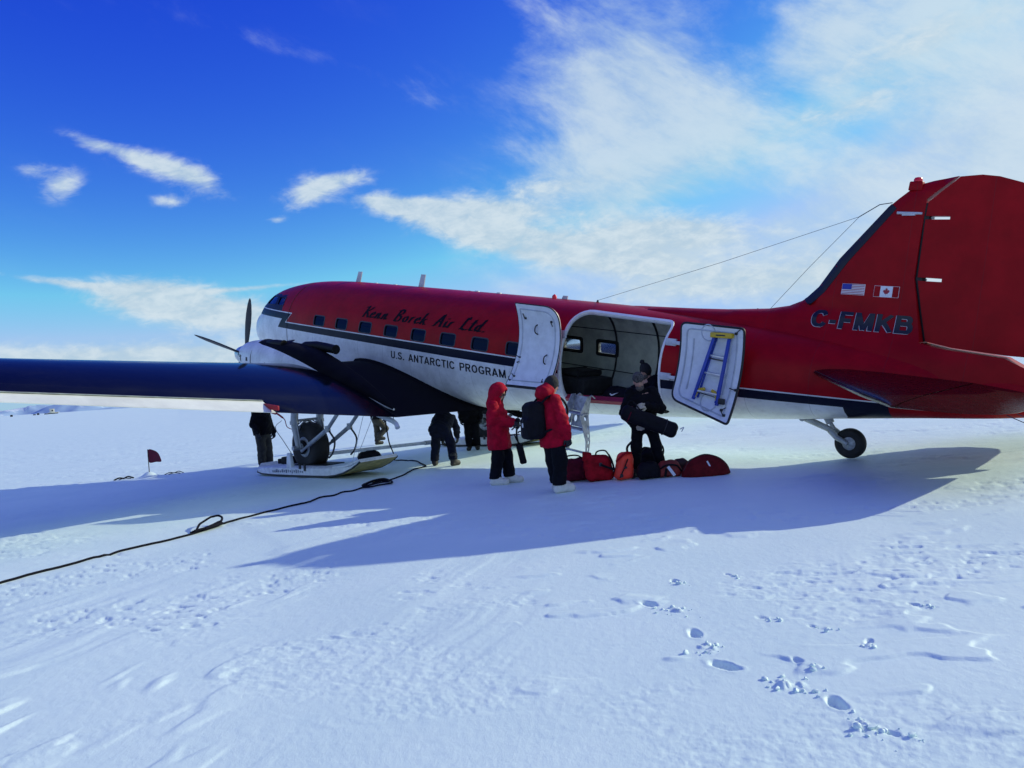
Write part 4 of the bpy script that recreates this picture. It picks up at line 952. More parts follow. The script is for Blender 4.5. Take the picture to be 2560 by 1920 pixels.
for (x, z, r_) in ((2.08, 1.80, .13), (1.88, .72, .15)):
    MB().tube([(x + r_ * math.cos(t_), yA(x + r_ * math.cos(t_), z + r_ * math.sin(t_)) + .024, z + r_ * math.sin(t_)) for t_ in np.linspace(0, 2 * math.pi, 24)[:-1]], .012, 6, closed=True).build('pressed_ring', GROOVE, doorA)
for x in (2.35, 1.68):
    MB().tube([(x, yA(x, z) + .024, z) for z in np.linspace(.85, 1.68, 10)], .014, 6).build('pressed_bead', GROOVE, doorA)
for z in (1.57, .99):
    b = MB(); y0 = float(surfY(2.85, z)); b.box((2.84, y0 + .02, z), (.20, .05, .12)); b.bar((2.80, y0 + .05, z), (2.56, yA(2.6, z), z), .03, .06); b.build('door_hinge', GREYL, doorA, bevel=.008)
for z in (1.5, .9):
    b = MB(); y0 = float(surfY(5.07, z)); b.box((5.06, y0 + .03, z), (.10, .05, .14)); b.build('door_hinge', GREYL, doorF, bevel=.008)

# ---- main landing gear and skis (built upright in the world, then parented)
UPW = Vector((0, 0, 1)); HFW = Vector((PF.x, PF.y, 0)).normalized(); HPO = Vector((PP.x, PP.y, 0)).normalized()
def gear(sd):
    base = W2((0, 0, 0)) + HFW * 10.96 + HPO * (2.84 * sd); base.z = 0
    q = lambda f, p, z: base + HFW * f + HPO * p + UPW * z
    top = lambda x, y, z: W2((x, y, z))
    G = empty('main_landing_gear'); G.parent = plane; G['label'] = 'port main gear leg with wheel' if sd > 0 else 'starboard main gear leg with wheel'
    out = .31 * sd
    ax = (.05, .64)
    for s2 in (1, -1):
        p_ = .33 * s2
        a = top(11.05, 2.84 * sd + p_, -.32); m_ = q(.10, p_, 1.22); e = q(ax[0] - .02, p_, ax[1])
        b = MB(); b.tube([a, m_], .085, 14); b.tube([m_, m_.lerp(e, .35)], .078, 14); b.tube([m_.lerp(e, .35), e], .055, 12); b.tube([m_ + UPW * .03, m_ - UPW * .05], .10, 14); b.build('oleo_strut', STEEL, G, world=True)
        b = MB(); b.tube([m_ + HFW * .12, m_.lerp(e, .55) + HFW * .10, e + HFW * .05], .018, 8); b.tube([m_ - HFW * .10, e - HFW * .10], .014, 8); b.build('torque_link', STEEL, G, world=True)
    # cross truss and arch between the legs
    A_ = q(.10, .33, 1.22); B_ = q(.10, -.33, 1.22)
    b = MB(); b.tube([A_ + UPW * .03, B_ + UPW * .03], .03, 8)
    b.tube(spline([q(.10, .33, .92), q(.10, .20, 1.10), q(.10, 0, 1.23), q(.10, -.20, 1.10), q(.10, -.33, .92)], 6), .026, 8); b.tube([q(.1, .12, 1.24), q(.1, .30, 1.12)], .014, 6); b.tube([q(.1, -.12, 1.24), q(.1, -.30, 1.12)], .014, 6); b.build('cross_truss', STEEL, G, world=True)
    # drag struts with the folding joint, running aft to the wing
    for s2 in (1, -1):
        e = q(ax[0] - .1, .30 * s2, ax[1] - .08); j = q(-1.15, .28 * s2, 1.03); a = top(9.35, 2.84 * sd + .28 * s2, -.42)
        b = MB(); b.tube([e, e.lerp(j, .3), e.lerp(j, .32), j], [.032, .032, .048, .048], 10); b.tube([j, a], .042, 10); b.tube([j - UPW * .07, j + UPW * .07], .06, 10); b.build('drag_strut', STEEL, G, world=True)
        b = MB(); b.tube(spline([j, j + HFW * -.22 + UPW * -.25, j + HFW * -.12 + UPW * -.5, j + HFW * .05 + UPW * -.62], 6), .02, 8); b.build('hydraulic_hose', DARKTRIM, G, world=True)
    b = MB(); b.tube([q(ax[0], .46, ax[1]), q(ax[0], -.46, ax[1])], .05, 12); b.build('axle', STEEL, G, world=True)
    # wheel
    Wl = empty('wheel'); Wl.parent = G
    c = q(ax[0], 0, ax[1]); pr = []
    b = MB(); b.lathe([(-.17, .25), (-.20, .34), (-.205, .43), (-.17, .51), (-.09, .545), (0, .555), (.09, .545), (.17, .51), (.205, .43), (.20, .34), (.17, .25)], c, HPO, 48); b.build('tyre', TYRE, Wl, world=True, smooth=50)
    b = MB(); b.lathe([(-.16, .10), (-.19, .20), (-.15, .26), (.15, .26), (.19, .20), (.16, .10)], c, HPO, 32); b.lathe([(-.24, .0), (-.24, .09), (.24, .09), (.24, .0)], c, HPO, 20); b.build('rim', ALU, Wl, world=True)
    b = MB(); b.lathe([(.20, .16), (.23, .16), (.235, .10)], c, HPO * sd, 20); b.tube([c + HPO * .22 * sd + HFW * .12, c + HPO * .24 * sd + HFW * .02 - UPW * .14, c + HPO * .24 * sd - HFW * .16 - UPW * .05], .014, 6); b.build('brake', SOOT, Wl, world=True)
    # ski
    K = empty('ski'); K.parent = plane; K['label'] = ('port' if sd > 0 else 'starboard') + ' ski, white with worn yellow base, upturned at its aft end'
    prof = [(2.0, .22, .22), (1.96, .13, .32), (1.83, .075, .41), (1.55, .045, .46), (1.0, .03, .48), (.2, .025, .49), (-.6, .025, .49), (-1.3, .03, .49), (-1.6, .055, .49), (-1.9, .11, .49), (-2.2, .20, .485), (-2.45, .31, .48), (-2.5, .34, .47)]
    dk = lambda f: float(np.interp(f, [-2.5, -2.3, -1.9, -1.5, .9, 1.65, 2.0], [.03, .05, .14, .20, .21, .16, .05]))
    rings = [[q(f, w_, z), q(f, w_ * 1.0, z + dk(f) * .85), q(f, w_ * .9, z + dk(f)), q(f, -w_ * .9, z + dk(f)), q(f, -w_, z + dk(f) * .85), q(f, -w_, z)] for f, z, w_ in prof]
    b = MB(); b.loft(rings)
    k = 0
    for i in range(len(rings) - 1):
        for j in range(6): b.mi[k] = 1 if j == 5 else 0; k += 1
    b.build('ski_body', [SKIW, SKIY], K, world=True, smooth=35)
    b = MB(); b.tube([q(f, w_ * 1.0, z + .01) for f, z, w_ in prof], .018, 8); b.tube([q(f, -w_, z + .01) for f, z, w_ in prof], .018, 8); b.build('edge_strip', DARKTRIM, K, world=True)
    b = MB(); b.tube([q(-1.5, .47, .23), q(-1.95, .47, .26), q(-2.48, .46, .385), q(-2.48, -.46, .385), q(-1.95, -.47, .26), q(-1.5, -.47, .23)], .022, 8); b.build('bow_rail', SKIW, K, world=True)
    for s2 in (1, -1): MB().box(q(.28, .42 * s2, .37), (.22, .10, .34), Matrix((HFW, HPO, UPW)).transposed(), .6).build('pedestal', SKIW, K, world=True, bevel=.015)
    b = MB(); b.box(q(-.25, .50, .24), (.06, .03, .10), Matrix((HFW, HPO, UPW)).transposed()); b.box(q(-.45, .50, .22), (.05, .03, .14), Matrix((HFW, HPO, UPW)).transposed()); b.build('ski_cleat', DARKTRIM, K, world=True)
    b = MB(); b.tube([q(-2.2, .44, .36), top(8.95, 2.6 * sd + .2, -.40)], .006, 5); b.tube([q(-2.1, .30, .34), top(8.85, 2.6 * sd, -.40)], .006, 5); b.build('check_cable', GREYL, K, world=True)
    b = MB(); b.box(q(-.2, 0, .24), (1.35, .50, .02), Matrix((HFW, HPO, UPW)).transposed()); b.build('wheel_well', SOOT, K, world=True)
    return base
gb = gear(1); gear(-1)
# worn stencil marks along the ski's outer side are only scuffs of dark paint
SCUFF = mat('scuffed dark paint', (.22, .25, .30), .7, var=.5, vscale=30)
q = lambda f, p, z: gb + HFW * f + HPO * p + UPW * z
SKI0 = [o for o in bpy.data.objects if o.name.startswith('ski') and o.name == 'ski'][0]
rr = random.Random(4)
for i in range(16):
    f = .95 - i * .085; MB().box(q(f, .4925, .13 + rr.uniform(-.01, .01)), (.045 + rr.uniform(-.02, .02), .006, .06 + rr.uniform(-.025, .02)), Matrix((HFW, HPO, UPW)).transposed()).build('scuff_mark', SCUFF, SKI0, world=True)
# drain / heater pipe below the wing trailing edge
b = MB(); b.tube([W2((9.0, 2.55, -.50)), W2((8.3, 2.75, -.475)), W2((7.92, 2.86, -.47)), W2((7.76, 2.9, -.49)), W2((7.68, 2.92, -.56))], [.055, .055, .05, .045, .05], 14); b.build('drain_pipe', GREYL, wingL, world=True)
b = MB()
for x in (8.15, 7.98): b.tube([W2((x, 2.8, -.48)), W2((x, 2.8, -.33))], .008, 6)
b.build('pipe_hanger', DARKTRIM, wingL, world=True)
# gust lock and streamer on the aileron's inner end
RC = mat('red fabric', (.33, .010, .02), .7, var=.2)
MB().box((7.88, 5.56, .055), (.50, .05, .09), Matrix.Rotation(R(4), 3, 'Y')).build('gust_lock', RC, wingL, bevel=.02)
MB().box((8.35, 5.60, .02), (.42, .05, .05)).build('lock_strap', RC, wingL, bevel=.015)
# ---- tail wheel
TW = empty('tail_wheel'); TW.parent = plane
tq = lambda f, p, z: PO + HFW * f + HPO * p + UPW * z
c = tq(0, 0, .235)
b = MB(); b.lathe([(-.07, .10), (-.095, .16), (-.085, .21), (-.04, .235), (0, .238), (.04, .235), (.085, .21), (.095, .16), (.07, .10)], c, HPO, 40); b.build('tyre', TYRE, TW, world=True, smooth=50)
b = MB(); b.lathe([(-.10, .0), (-.10, .04), (-.075, .085), (-.07, .105), (.07, .105), (.075, .085), (.10, .04), (.105, .0)], c, HPO, 28); b.build('rim', ALU, TW, world=True)
for s2 in (1, -1):
    b = MB(); b.tube([c + HPO * .12 * s2, tq(.16, .12 * s2, .34), tq(.27, .07 * s2, .45)], [.035, .045, .05], 10); b.build('fork', STEEL, TW, world=True)
b = MB(); b.tube([tq(.24, 0, .43), tq(.70, 0, .66)], [.05, .055], 12); b.tube([tq(.70, .10, .66), tq(.70, -.10, .66)], .05, 12); b.tube([tq(.70, .06, .66), tq(.62, .06, .78)], .05, 10); b.build('trailing_arm', STEEL, TW, world=True)
b = MB(); b.tube([tq(.22, 0, .45), tq(.28, 0, .56)], .03, 10); b.tube([tq(.28, 0, .56), tq(.40, 0, .84)], .065, 12); b.build('shock_strut', STEEL, TW, world=True)
b = MB(); b.box(tq(.55, 0, .735), (.62, .30, .05), Matrix((PF, PP, PU)).transposed()); b.build('wheel_well', SOOT, TW, world=True)
# small lamp and drain below the tail
MB().lathe([(0, .02), (.05, .025), (.07, 0)], (-1.62, .35, 1.08), (0, 0, -1), 10).build('tail_drain', DARKTRIM, fuselage)
# ------------------------------------------------------------------ implicit surfaces for people, bags and clothing
def noise3(p, f):
    x, y, z = p[..., 0] * f, p[..., 1] * f, p[..., 2] * f
    return (np.sin(x * 1.7 + 1.3 * np.sin(y * 1.1 + 2.1)) * np.cos(z * 1.3 + .9 * np.sin(x * .8)) + np.sin(y * 2.3 + 1.7 * np.cos(z * 1.9 + x)) * .6 + np.sin((x + y + z) * 3.1 + 2 * np.sin(z * 2.3)) * .4) / 2
def cone(p, a, b, ra, rb):
    a = np.array(a, float); b = np.array(b, float); ab = b - a; t_ = np.clip(((p - a) @ ab) / (ab @ ab + 1e-12), 0, 1)
    return np.linalg.norm(p - a - t_[..., None] * ab, axis=-1) - (ra + (rb - ra) * t_)
def ell(p, c, r, M_=None):
    q = p - np.array(c, float)
    if M_ is not None: q = q @ np.array(M_)
    r = np.array(r, float); k0 = np.linalg.norm(q / r, axis=-1); k1 = np.linalg.norm(q / r**2, axis=-1)
    return k0 * (k0 - 1) / np.maximum(k1, 1e-9)
def rbox(p, c, h, r, M_=None):
    q = p - np.array(c, float)
    if M_ is not None: q = q @ np.array(M_)
    d = np.abs(q) - (np.array(h, float) - r)
    return np.linalg.norm(np.maximum(d, 0), axis=-1) + np.minimum(d.max(axis=-1), 0) - r
def smin(a, b, k):
    h = np.clip(.5 + .5 * (b - a) / k, 0, 1); return b * (1 - h) + a * h - k * h * (1 - h)
def smax(a, b, k): return -smin(-a, -b, k)
def sm(k, *ds):
    r = ds[0]
    for d in ds[1:]: r = smin(r, d, k)
    return r
def iso(f, lo, hi, res):
    """naive surface nets"""
    lo = np.array(lo, float); n = np.ceil((np.array(hi, float) - lo) / res).astype(int) + 1
    g = np.stack(np.meshgrid(*[lo[i] + np.arange(n[i]) * res for i in range(3)], indexing='ij'), -1)
    d = f(g.reshape(-1, 3)).reshape(n); s = d < 0
    cnt = np.zeros(n - 1); acc = np.zeros(tuple(n - 1) + (3,))
    C = [(i, j, k) for i in (0, 1) for j in (0, 1) for k in (0, 1)]
    sl = lambda o: tuple(slice(o[i], n[i] - 1 + o[i]) for i in range(3))
    for a in C:
        for ax_ in range(3):
            if a[ax_]: continue
            b_ = list(a); b_[ax_] = 1; da, db = d[sl(a)], d[sl(b_)]; cr = (da < 0) != (db < 0); t_ = np.where(cr, da / np.where(cr, da - db, 1), 0)
            for i in range(3): acc[..., i] += np.where(cr, a[i] + (t_ if i == ax_ else 0), 0)
            cnt += cr
    act = cnt > 0; idx = np.full(act.shape, -1); idx[act] = np.arange(act.sum())
    cell = np.stack(np.nonzero(act), -1); V = lo + (cell + acc[act] / cnt[act][:, None]) * res
    F_ = []
    for ax_ in range(3):
        o = [0, 0, 0]; o[ax_] = 1; A = s[tuple(slice(0, n[i] - o[i]) for i in range(3))]; B = s[tuple(slice(o[i], n[i]) for i in range(3))]
        e = np.stack(np.nonzero(A != B), -1); u, v = [(1, 2), (2, 0), (0, 1)][ax_]
        e = e[(e[:, u] > 0) & (e[:, v] > 0) & (e[:, u] < n[u] - 1) & (e[:, v] < n[v] - 1)]
        if not len(e): continue
        def at(du, dv):
            c_ = e.copy(); c_[:, u] -= du; c_[:, v] -= dv; return idx[c_[:, 0], c_[:, 1], c_[:, 2]]
        q_ = np.stack([at(1, 1), at(0, 1), at(0, 0), at(1, 0)], -1); fl_ = ~A[e[:, 0], e[:, 1], e[:, 2]]; q_[fl_] = q_[fl_][:, ::-1]; F_.append(q_)
    F_ = np.concatenate(F_); F_ = F_[(F_ >= 0).all(axis=1)]
    return V, F_
def iso_obj(name, f, lo, hi, res, m_, parent=None):
    V, F_ = iso(f, lo, hi, res); return mesh_obj(name, pymesh(name, V, F_, smooth=180), m_, parent)

PARKA = mat('red parka cloth', (.40, .003, .022), .75, var=.20, vscale=9, bump=.45, bscale=38, spec=.12)
PANTS = mat('black wind trousers', (.005, .0055, .009), .8, var=.3, vscale=9, bump=.3, bscale=45, spec=.12)
NAVYC = mat('navy coverall cloth', (.007, .009, .022), .8, var=.25, vscale=9, bump=.3, bscale=45, spec=.12)
BROWNP = mat('dark brown canvas trousers', (.030, .027, .020), .8, var=.3, vscale=8, bump=.3, bscale=45)
BLACKC = mat('black jacket cloth', (.0045, .0045, .007), .8, var=.3, vscale=9, bump=.35, bscale=40, spec=.12)
BUNNY = mat('white rubber boot', (.66, .66, .58), .55, var=.12, dirt=((.3, .3, .27), .5, .55))
BBOOT = mat('dark leather boot', (.016, .014, .012), .6, var=.2)
SKIN = mat('skin', (.42, .23, .17), .5, var=.08, vscale=20)
BEARD = mat('grey brown beard', (.10, .085, .075), .9, var=.3, vscale=60, bump=.6, bscale=120)
KNIT = mat('black knit hat', (.014, .014, .017), .9, var=.3, vscale=50, bump=.6, bscale=120)
KNIT2 = mat('patterned grey knit hat', (.07, .065, .06), .9, var=.5, vscale=40, bump=.6, bscale=120)
GLOVE = mat('black glove', (.012, .012, .014), .65, var=.2)
TANG = mat('tan work glove', (.46, .40, .30), .75, var=.15)
FUR = mat('dark hood ruff', (.035, .03, .028), .95, var=.4, vscale=60, bump=.8, bscale=100)
EYE = mat('eye', (.03, .02, .015), .2, var=0)
def A3(*x): return np.array(x, float)
def glove_sdf(p, wr, d, nrm, curl, side, s=1.0):
    """palm and five fingers; d along the hand, nrm out of the back of the hand, side = thumb direction"""
    d = A3(*d) / np.linalg.norm(d); nrm = A3(*nrm); nrm = nrm - d * (nrm @ d); nrm /= np.linalg.norm(nrm); sd_ = np.cross(d, nrm) * side
    wr = A3(*wr); kn = wr + d * .088 * s
    D = cone(p, wr - d * .03, wr + d * .02, .036 * s, .034 * s)
    D = smin(D, np.minimum(cone(p, wr + d * .03 + sd_ * .018, kn + sd_ * .026 * s, .024 * s, .019 * s), cone(p, wr + d * .03 - sd_ * .018, kn - sd_ * .026 * s, .024 * s, .019 * s)), .02)
    for k, L in enumerate((.078, .086, .080, .062)):
        b0 = kn + sd_ * (.033 - .022 * k) * s; a1 = curl * .9; a2 = curl * 1.9
        p1 = b0 + (d * math.cos(a1) - nrm * math.sin(a1)) * L * .5 * s; p2 = p1 + (d * math.cos(a2) - nrm * math.sin(a2)) * L * .5 * s
        D = smin(D, np.minimum(cone(p, b0, p1, .0118 * s, .0112 * s), cone(p, p1, p2, .0112 * s, .0095 * s)), .006)
    t0 = wr + d * .025 * s + sd_ * .03 * s; t1 = t0 + (d * .6 + sd_ * .55 - nrm * .45 * curl) * .045 * s; t2 = t1 + (d * .85 + sd_ * .1 - nrm * .5 * curl) * .04 * s
    return smin(D, np.minimum(cone(p, t0, t1, .015 * s, .013 * s), cone(p, t1, t2, .013 * s, .011 * s)), .012)
def person(label, loc, rz, J, look, scale=1.0, lean=(0, 0), group=None):
    """J: joints in metres, facing +y, left is -x ... right is +x; look: clothing choices"""
    root = empty('person', loc, rz); root.scale = (scale,) * 3; root.rotation_euler = (lean[0], lean[1], rz)
    tag(root, label, 'person', group)
    j = {k: A3(*v) for k, v in J.items()}
    legs = ('l', 'r')
    hd = j['head']; nk = j['neck']; pv = j['pelvis']; ch = j['chest']
    up = (hd - nk) / np.linalg.norm(hd - nk); fw = A3(*look.get('face', (0, 1, 0))); fw = fw - up * (fw @ up); fw /= np.linalg.norm(fw); rt = np.cross(fw, up)
    M_ = np.stack([rt, fw, up], 1)
    def headf(p):
        d = ell(p, hd + up * .02, (.075, .095, .105), M_)
        d = smin(d, ell(p, hd + fw * .025 - up * .06, (.055, .062, .062), M_), .03)
        d = smin(d, cone(p, hd + fw * .092 + up * .005, hd + fw * .112 - up * .028, .009, .013), .012)
        for s in (1, -1):
            d = smin(d, ell(p, hd + rt * .078 * s - up * .005, (.012, .024, .032), M_), .01)
            d = smax(d, -(np.linalg.norm(p - (hd + fw * .098 + rt * .034 * s + up * .018), axis=-1) - .017), .012)
        return smin(d, cone(p, hd - up * .06 - fw * .01, nk - up * .05, .052, .058), .03)
    def bodyf(p):
        d = headf(p)
        d = smin(d, cone(p, nk - up * .05, ch, .07, .125), .05); d = smin(d, cone(p, ch, pv, .125, .115), .06)
        for s in legs:
            d = sm(.03, d, cone(p, j['hip' + s], j['kn' + s], .078, .055), cone(p, j['kn' + s], j['an' + s], .055, .04), cone(p, j['an' + s] - A3(0, 0, .03), j['toe' + s], .036, .028))
            d = sm(.03, d, cone(p, ch, j['sh' + s], .07, .06), cone(p, j['sh' + s], j['el' + s], .05, .042), cone(p, j['el' + s], j['wr' + s], .042, .03))
        return d
    allp = np.array(list(j.values())); lo, hi = allp.min(0) - .22, allp.max(0) + .25
    iso_obj('body', bodyf, lo, hi, .022, SKIN, root)
    for s in (1, -1):
        b = MB(); c = hd + fw * .088 + rt * .034 * s + up * .018; b.lathe([(-.011, .0), (-.006, .009), (0, .011), (.006, .009), (.011, 0)], c, up, 10); b.build('eye', EYE, root)
    # trousers
    tr = look.get('trouser', (.115, .098, .092)); hemz = look.get('cuff', .10)
    def trf(p):
        d = ell(p, pv + A3(0, 0, -.02), (.175, .15, .16))
        for s in legs:
            L = sm(.04, cone(p, j['hip' + s], j['kn' + s], tr[0], tr[1]), cone(p, j['kn' + s], j['an' + s] + A3(0, 0, .02), tr[1], tr[2])); d = smin(d, L, .05)
        d = d + .010 * noise3(p, 13) * np.clip((.75 - p[:, 2]) / .5, .25, 1) + .005 * noise3(p, 31)
        cut = np.min([np.where(np.linalg.norm(p[:, :2] - j['an' + s][:2], axis=1) < .25, j['an' + s][2] - .085 + hemz - p[:, 2], 9) for s in legs], axis=0)
        return np.maximum(d, np.where(cut > 8, -9, cut))
    iso_obj('trousers', trf, lo - .02, A3(hi[0], hi[1], pv[2] + .25), .015, look['pants'], root)
    for s in legs:
        an, to = j['an' + s], j['toe' + s]; bs = look.get('boot_s', 1.0); gz = look.get('ground' + s, 0.0)
        he = an + (an - to) * .25; he[2] = to[2]
        def bf(p, an=an, to=to, he=he):
            d = sm(.03, cone(p, an + A3(0, 0, .10), an, .066 * bs, .064 * bs), cone(p, he, to, .05 * bs, .056 * bs), cone(p, an, (to + an) / 2, .062 * bs, .055 * bs)); return d
        iso_obj('boot', bf, np.minimum(he, to) - .14, np.maximum(np.maximum(he, to), an + A3(0, 0, .14)) + .12, .012, look['boots'], root)
    # coat
    hem = look.get('hem', .62); cw = look.get('coat', (.205, .215, .17)); sq = look.get('sq', (1.18, .92))
    ax_ = ch - pv
    def cf(p):
        t_ = np.clip(((p - pv) @ ax_) / (ax_ @ ax_), -1.2, 1.35); cen = pv + t_[:, None] * ax_; q = (p - cen) @ look.get('tw', np.eye(3)) ; w_ = np.interp(t_, [-1.2, -.4, 0, .5, 1.0, 1.2, 1.35], [cw[0] * 1.05, cw[0] * 1.02, cw[0], cw[1], cw[1] * .93, cw[2] * .9, cw[2] * .55])
        axn = ax_ / np.linalg.norm(ax_); q = q - (q @ axn)[:, None] * axn
        d = (np.sqrt((q[:, 0] / sq[0])**2 + (q[:, 1] / sq[1])**2 + (q[:, 2] / sq[1])**2) - w_) * .85
        hp = pv + axn * (hem - pv[2]) if abs(axn[2]) > .5 else pv - axn * .18
        d = smax(d, -((p - hp) @ axn), .02); d = smax(d, (p - (nk + axn * .02)) @ axn, .05)
        sl_ = None
        for s in legs:
            a = look.get('arm', (.088, .078, .062)); e = sm(.03, cone(p, j['sh' + s], j['el' + s], a[0], a[1]), cone(p, j['el' + s], j['wr' + s], a[1], a[2])); sl_ = e if sl_ is None else np.minimum(sl_, e)
        sl_ = sl_ + .009 * noise3(p * A3(1, 1, 2.0), 17)
        d = smin(d, sl_, .045)
        return d + .011 * noise3(p, 9) + .008 * noise3(p, 22)
    iso_obj(look.get('coatname', 'jacket'), cf, lo - .05, hi + .05, .014, look['coatm'], root)
    if look.get('zip'): 
        pts = [pv + ax_ * t_ + A3(0, 1, 0) * (np.interp(t_, [-.5, .5, 1.0], [cw[0], cw[1], cw[1]]) * sq[1] + .004) for t_ in np.linspace(-.35, .95, 8)]
        MB().tube(pts, .008, 6).build('zip', DARKTRIM, root)
    if look.get('hood') == 'up':
        def hf(p):
            d = ell(p, hd + up * .015 - fw * .02, (.145, .165, .175), M_); d = smin(d, cone(p, hd - up * .10 - fw * .02, nk - up * .06, .13, .15), .06)
            d = smax(d, -ell(p, hd + fw * .17 - up * .01, (.11, .165, .14), M_), .02); return d + .006 * noise3(p, 19)
        iso_obj('hood', hf, hd - .30, hd + .28, .012, look['coatm'], root)
        def rf(p):
            d = ell(p, hd + fw * .055 - up * .005, (.125, .055, .150), M_); d = smax(d, -ell(p, hd + fw * .09 - up * .005, (.088, .12, .112), M_), .015); return d + .012 * noise3(p, 60)
        iso_obj('fur_ruff', rf, hd - .22, hd + .24, .012, FUR, root)
    if look.get('hood') == 'down':
        def hf(p):
            d = cone(p, nk - fw * .10 - up * .01, nk - fw * .03 + up * .055, .115, .125); d = smin(d, cone(p, nk - fw * .10 + rt * .10, nk - fw * .10 - rt * .10, .085, .085), .06)
            d = smin(d, cone(p, nk + fw * .08 - up * .02, nk + fw * .05 + up * .05, .07, .065), .06)
            d = smax(d, -ell(p, hd + fw * .03 - up * .02, (.112, .125, .16), M_), .02); return d + .010 * noise3(p, 16)
        iso_obj('hood', hf, nk - .28, nk + .30, .012, look['coatm'], root)
    if look.get('hat'):
        def kf(p):
            d = ell(p, hd + up * .035 - fw * .008, (.094, .112, .125), M_); d = smax(d, -((p - (hd + up * .035 + fw * -.02 * 0)) @ (up * .94 + fw * .25)) , .02)
            if look.get('hatlow'): d = ell(p, hd + up * .02 - fw * .012, (.097, .108, .135), M_); d = smax(d, -ell(p, hd + fw * .14 - up * .05, (.09, .11, .075), M_), .02)
            if look.get('pom'): d = smin(d, np.linalg.norm(p - (hd + up * .18)[None], axis=-1) - .042 + .012 * noise3(p, 80), .012)
            return d + .004 * noise3(p, 50)
        iso_obj('knit_hat', kf, hd - .2, hd + .28, .010, look['hat'], root)
    if look.get('beard'):
        def bf2(p):
            d = ell(p, hd + fw * .045 - up * .085, (.062, .058, .062), M_); d = smax(d, -ell(p, hd + fw * .10 - up * .048, (.03, .03, .014), M_), .01); return d + .006 * noise3(p, 70)
        iso_obj('beard', bf2, hd - .24, hd + .16, .010, BEARD, root)
    if look.get('goggles'):
        MB().tube([hd + up * .018 + (fw * math.cos(t_) * .108 + rt * math.sin(t_) * .086) for t_ in np.linspace(-1.5, 1.5, 14)], .020, 8).build('sunglasses', EYE, root)
    for s, h in look.get('hands', {}).items():
        f_ = lambda p, s=s, h=h: glove_sdf(p, j['wr' + s], h[0], h[1], h[2], 1 if s == 'r' else -1, 1.12) + .002 * noise3(p, 60)
        iso_obj('glove', f_, j['wr' + s] - .22, j['wr' + s] + .22, .0065, look['gloves'], root)
    return root

# standing figure with both arms down; edit per person
def stand(**kw):
    J = dict(pelvis=(0, 0, .86), chest=(0, .0, 1.22), neck=(0, .01, 1.42), head=(0, .04, 1.56), hipl=(-.095, 0, .84), hipr=(.095, 0, .84), knl=(-.10, .03, .47), knr=(.10, .03, .47), anl=(-.105, 0, .10), anr=(.105, 0, .10),
             toel=(-.12, .17, .055), toer=(.12, .17, .055), shl=(-.17, 0, 1.34), shr=(.17, 0, 1.34), ell=(-.25, -.02, 1.07), elr=(.25, -.02, 1.07), wrl=(-.26, .08, .84), wrr=(.26, .08, .84))
    J.update(kw); return J
def gpos(x, y): return (x, y, H(x, y) - .004)
FACE_R = R(-90)       # facing the photo's right
# hooded person, profile to the right, hands together in front holding a strap
person('person in long red parka with hood up, holding a black case', gpos(-.30, 13.15), R(-104),
       stand(head=(0, .07, 1.535), elr=(.24, -.02, 1.10), wrr=(.10, .26, 1.02), ell=(-.24, -.02, 1.10), wrl=(-.08, .25, 1.03), anr=(.105, -.10, .10), toer=(.115, .08, .055), knr=(.10, -.02, .47), anl=(-.10, .10, .10), toel=(-.11, .28, .055), knl=(-.10, .08, .47)),
       dict(coatm=PARKA, coatname='parka', pants=PANTS, boots=BUNNY, boot_s=1.12, hem=.60, coat=(.205, .20, .165), hood='up', gloves=GLOVE, goggles=True, hands={'r': ((-.2, .9, -.15), (.6, .1, .8), .9), 'l': ((.2, .9, -.15), (-.6, .1, .8), .9)}, arm=(.090, .082, .070), trouser=(.115, .104, .10)), scale=.985)
# person with backpack, seen from behind, half turned to the right
person('person in red parka with black backpack and black knit hat, back turned', gpos(.53, 11.72), R(-62),
       stand(head=(.0, .06, 1.545), elr=(.27, .02, 1.07), wrr=(.25, .10, .80), ell=(-.27, .02, 1.07), wrl=(-.25, .10, .80), anr=(.12, -.03, .10), toer=(.14, .15, .055), anl=(-.12, .08, .10), toel=(-.14, .26, .055)),
       dict(coatm=PARKA, coatname='parka', pants=PANTS, boots=BUNNY, boot_s=1.12, hem=.66, coat=(.195, .198, .165), hood='down', hat=KNIT, hatlow=True, gloves=GLOVE, face=(.25, 1, 0), hands={'r': ((0, .15, -1), (1, .1, 0), .7), 'l': ((0, .15, -1), (-1, .1, 0), .7)}, arm=(.088, .08, .070), trouser=(.115, .105, .102)), scale=1.02)
# man in black facing the camera with a duffel in his arms
person('bearded man in black with grey knit hat, carrying a long black duffel', gpos(2.02, 12.50), R(172),
       stand(head=(.02, .06, 1.50), chest=(0, .02, 1.20), neck=(.01, .03, 1.38), ell=(-.29, .06, 1.05), wrl=(-.06, .28, 1.12), elr=(.29, .03, 1.04), wrr=(.13, .25, .80), anl=(-.21, .02, .10), toel=(-.27, .18, .055), anr=(.19, .0, .10), toer=(.25, .15, .055), knl=(-.16, .06, .48), knr=(.15, .05, .48)),
       dict(coatm=BLACKC, pants=PANTS, boots=BBOOT, hem=.78, coat=(.172, .188, .155), hat=KNIT2, beard=True, gloves=TANG, zip=True, hands={'l': ((.55, .55, .1), (-.2, .9, .5), .7), 'r': ((-.5, .65, -.1), (.2, .7, -.7), .8)}, trouser=(.098, .084, .082)), scale=1.0)
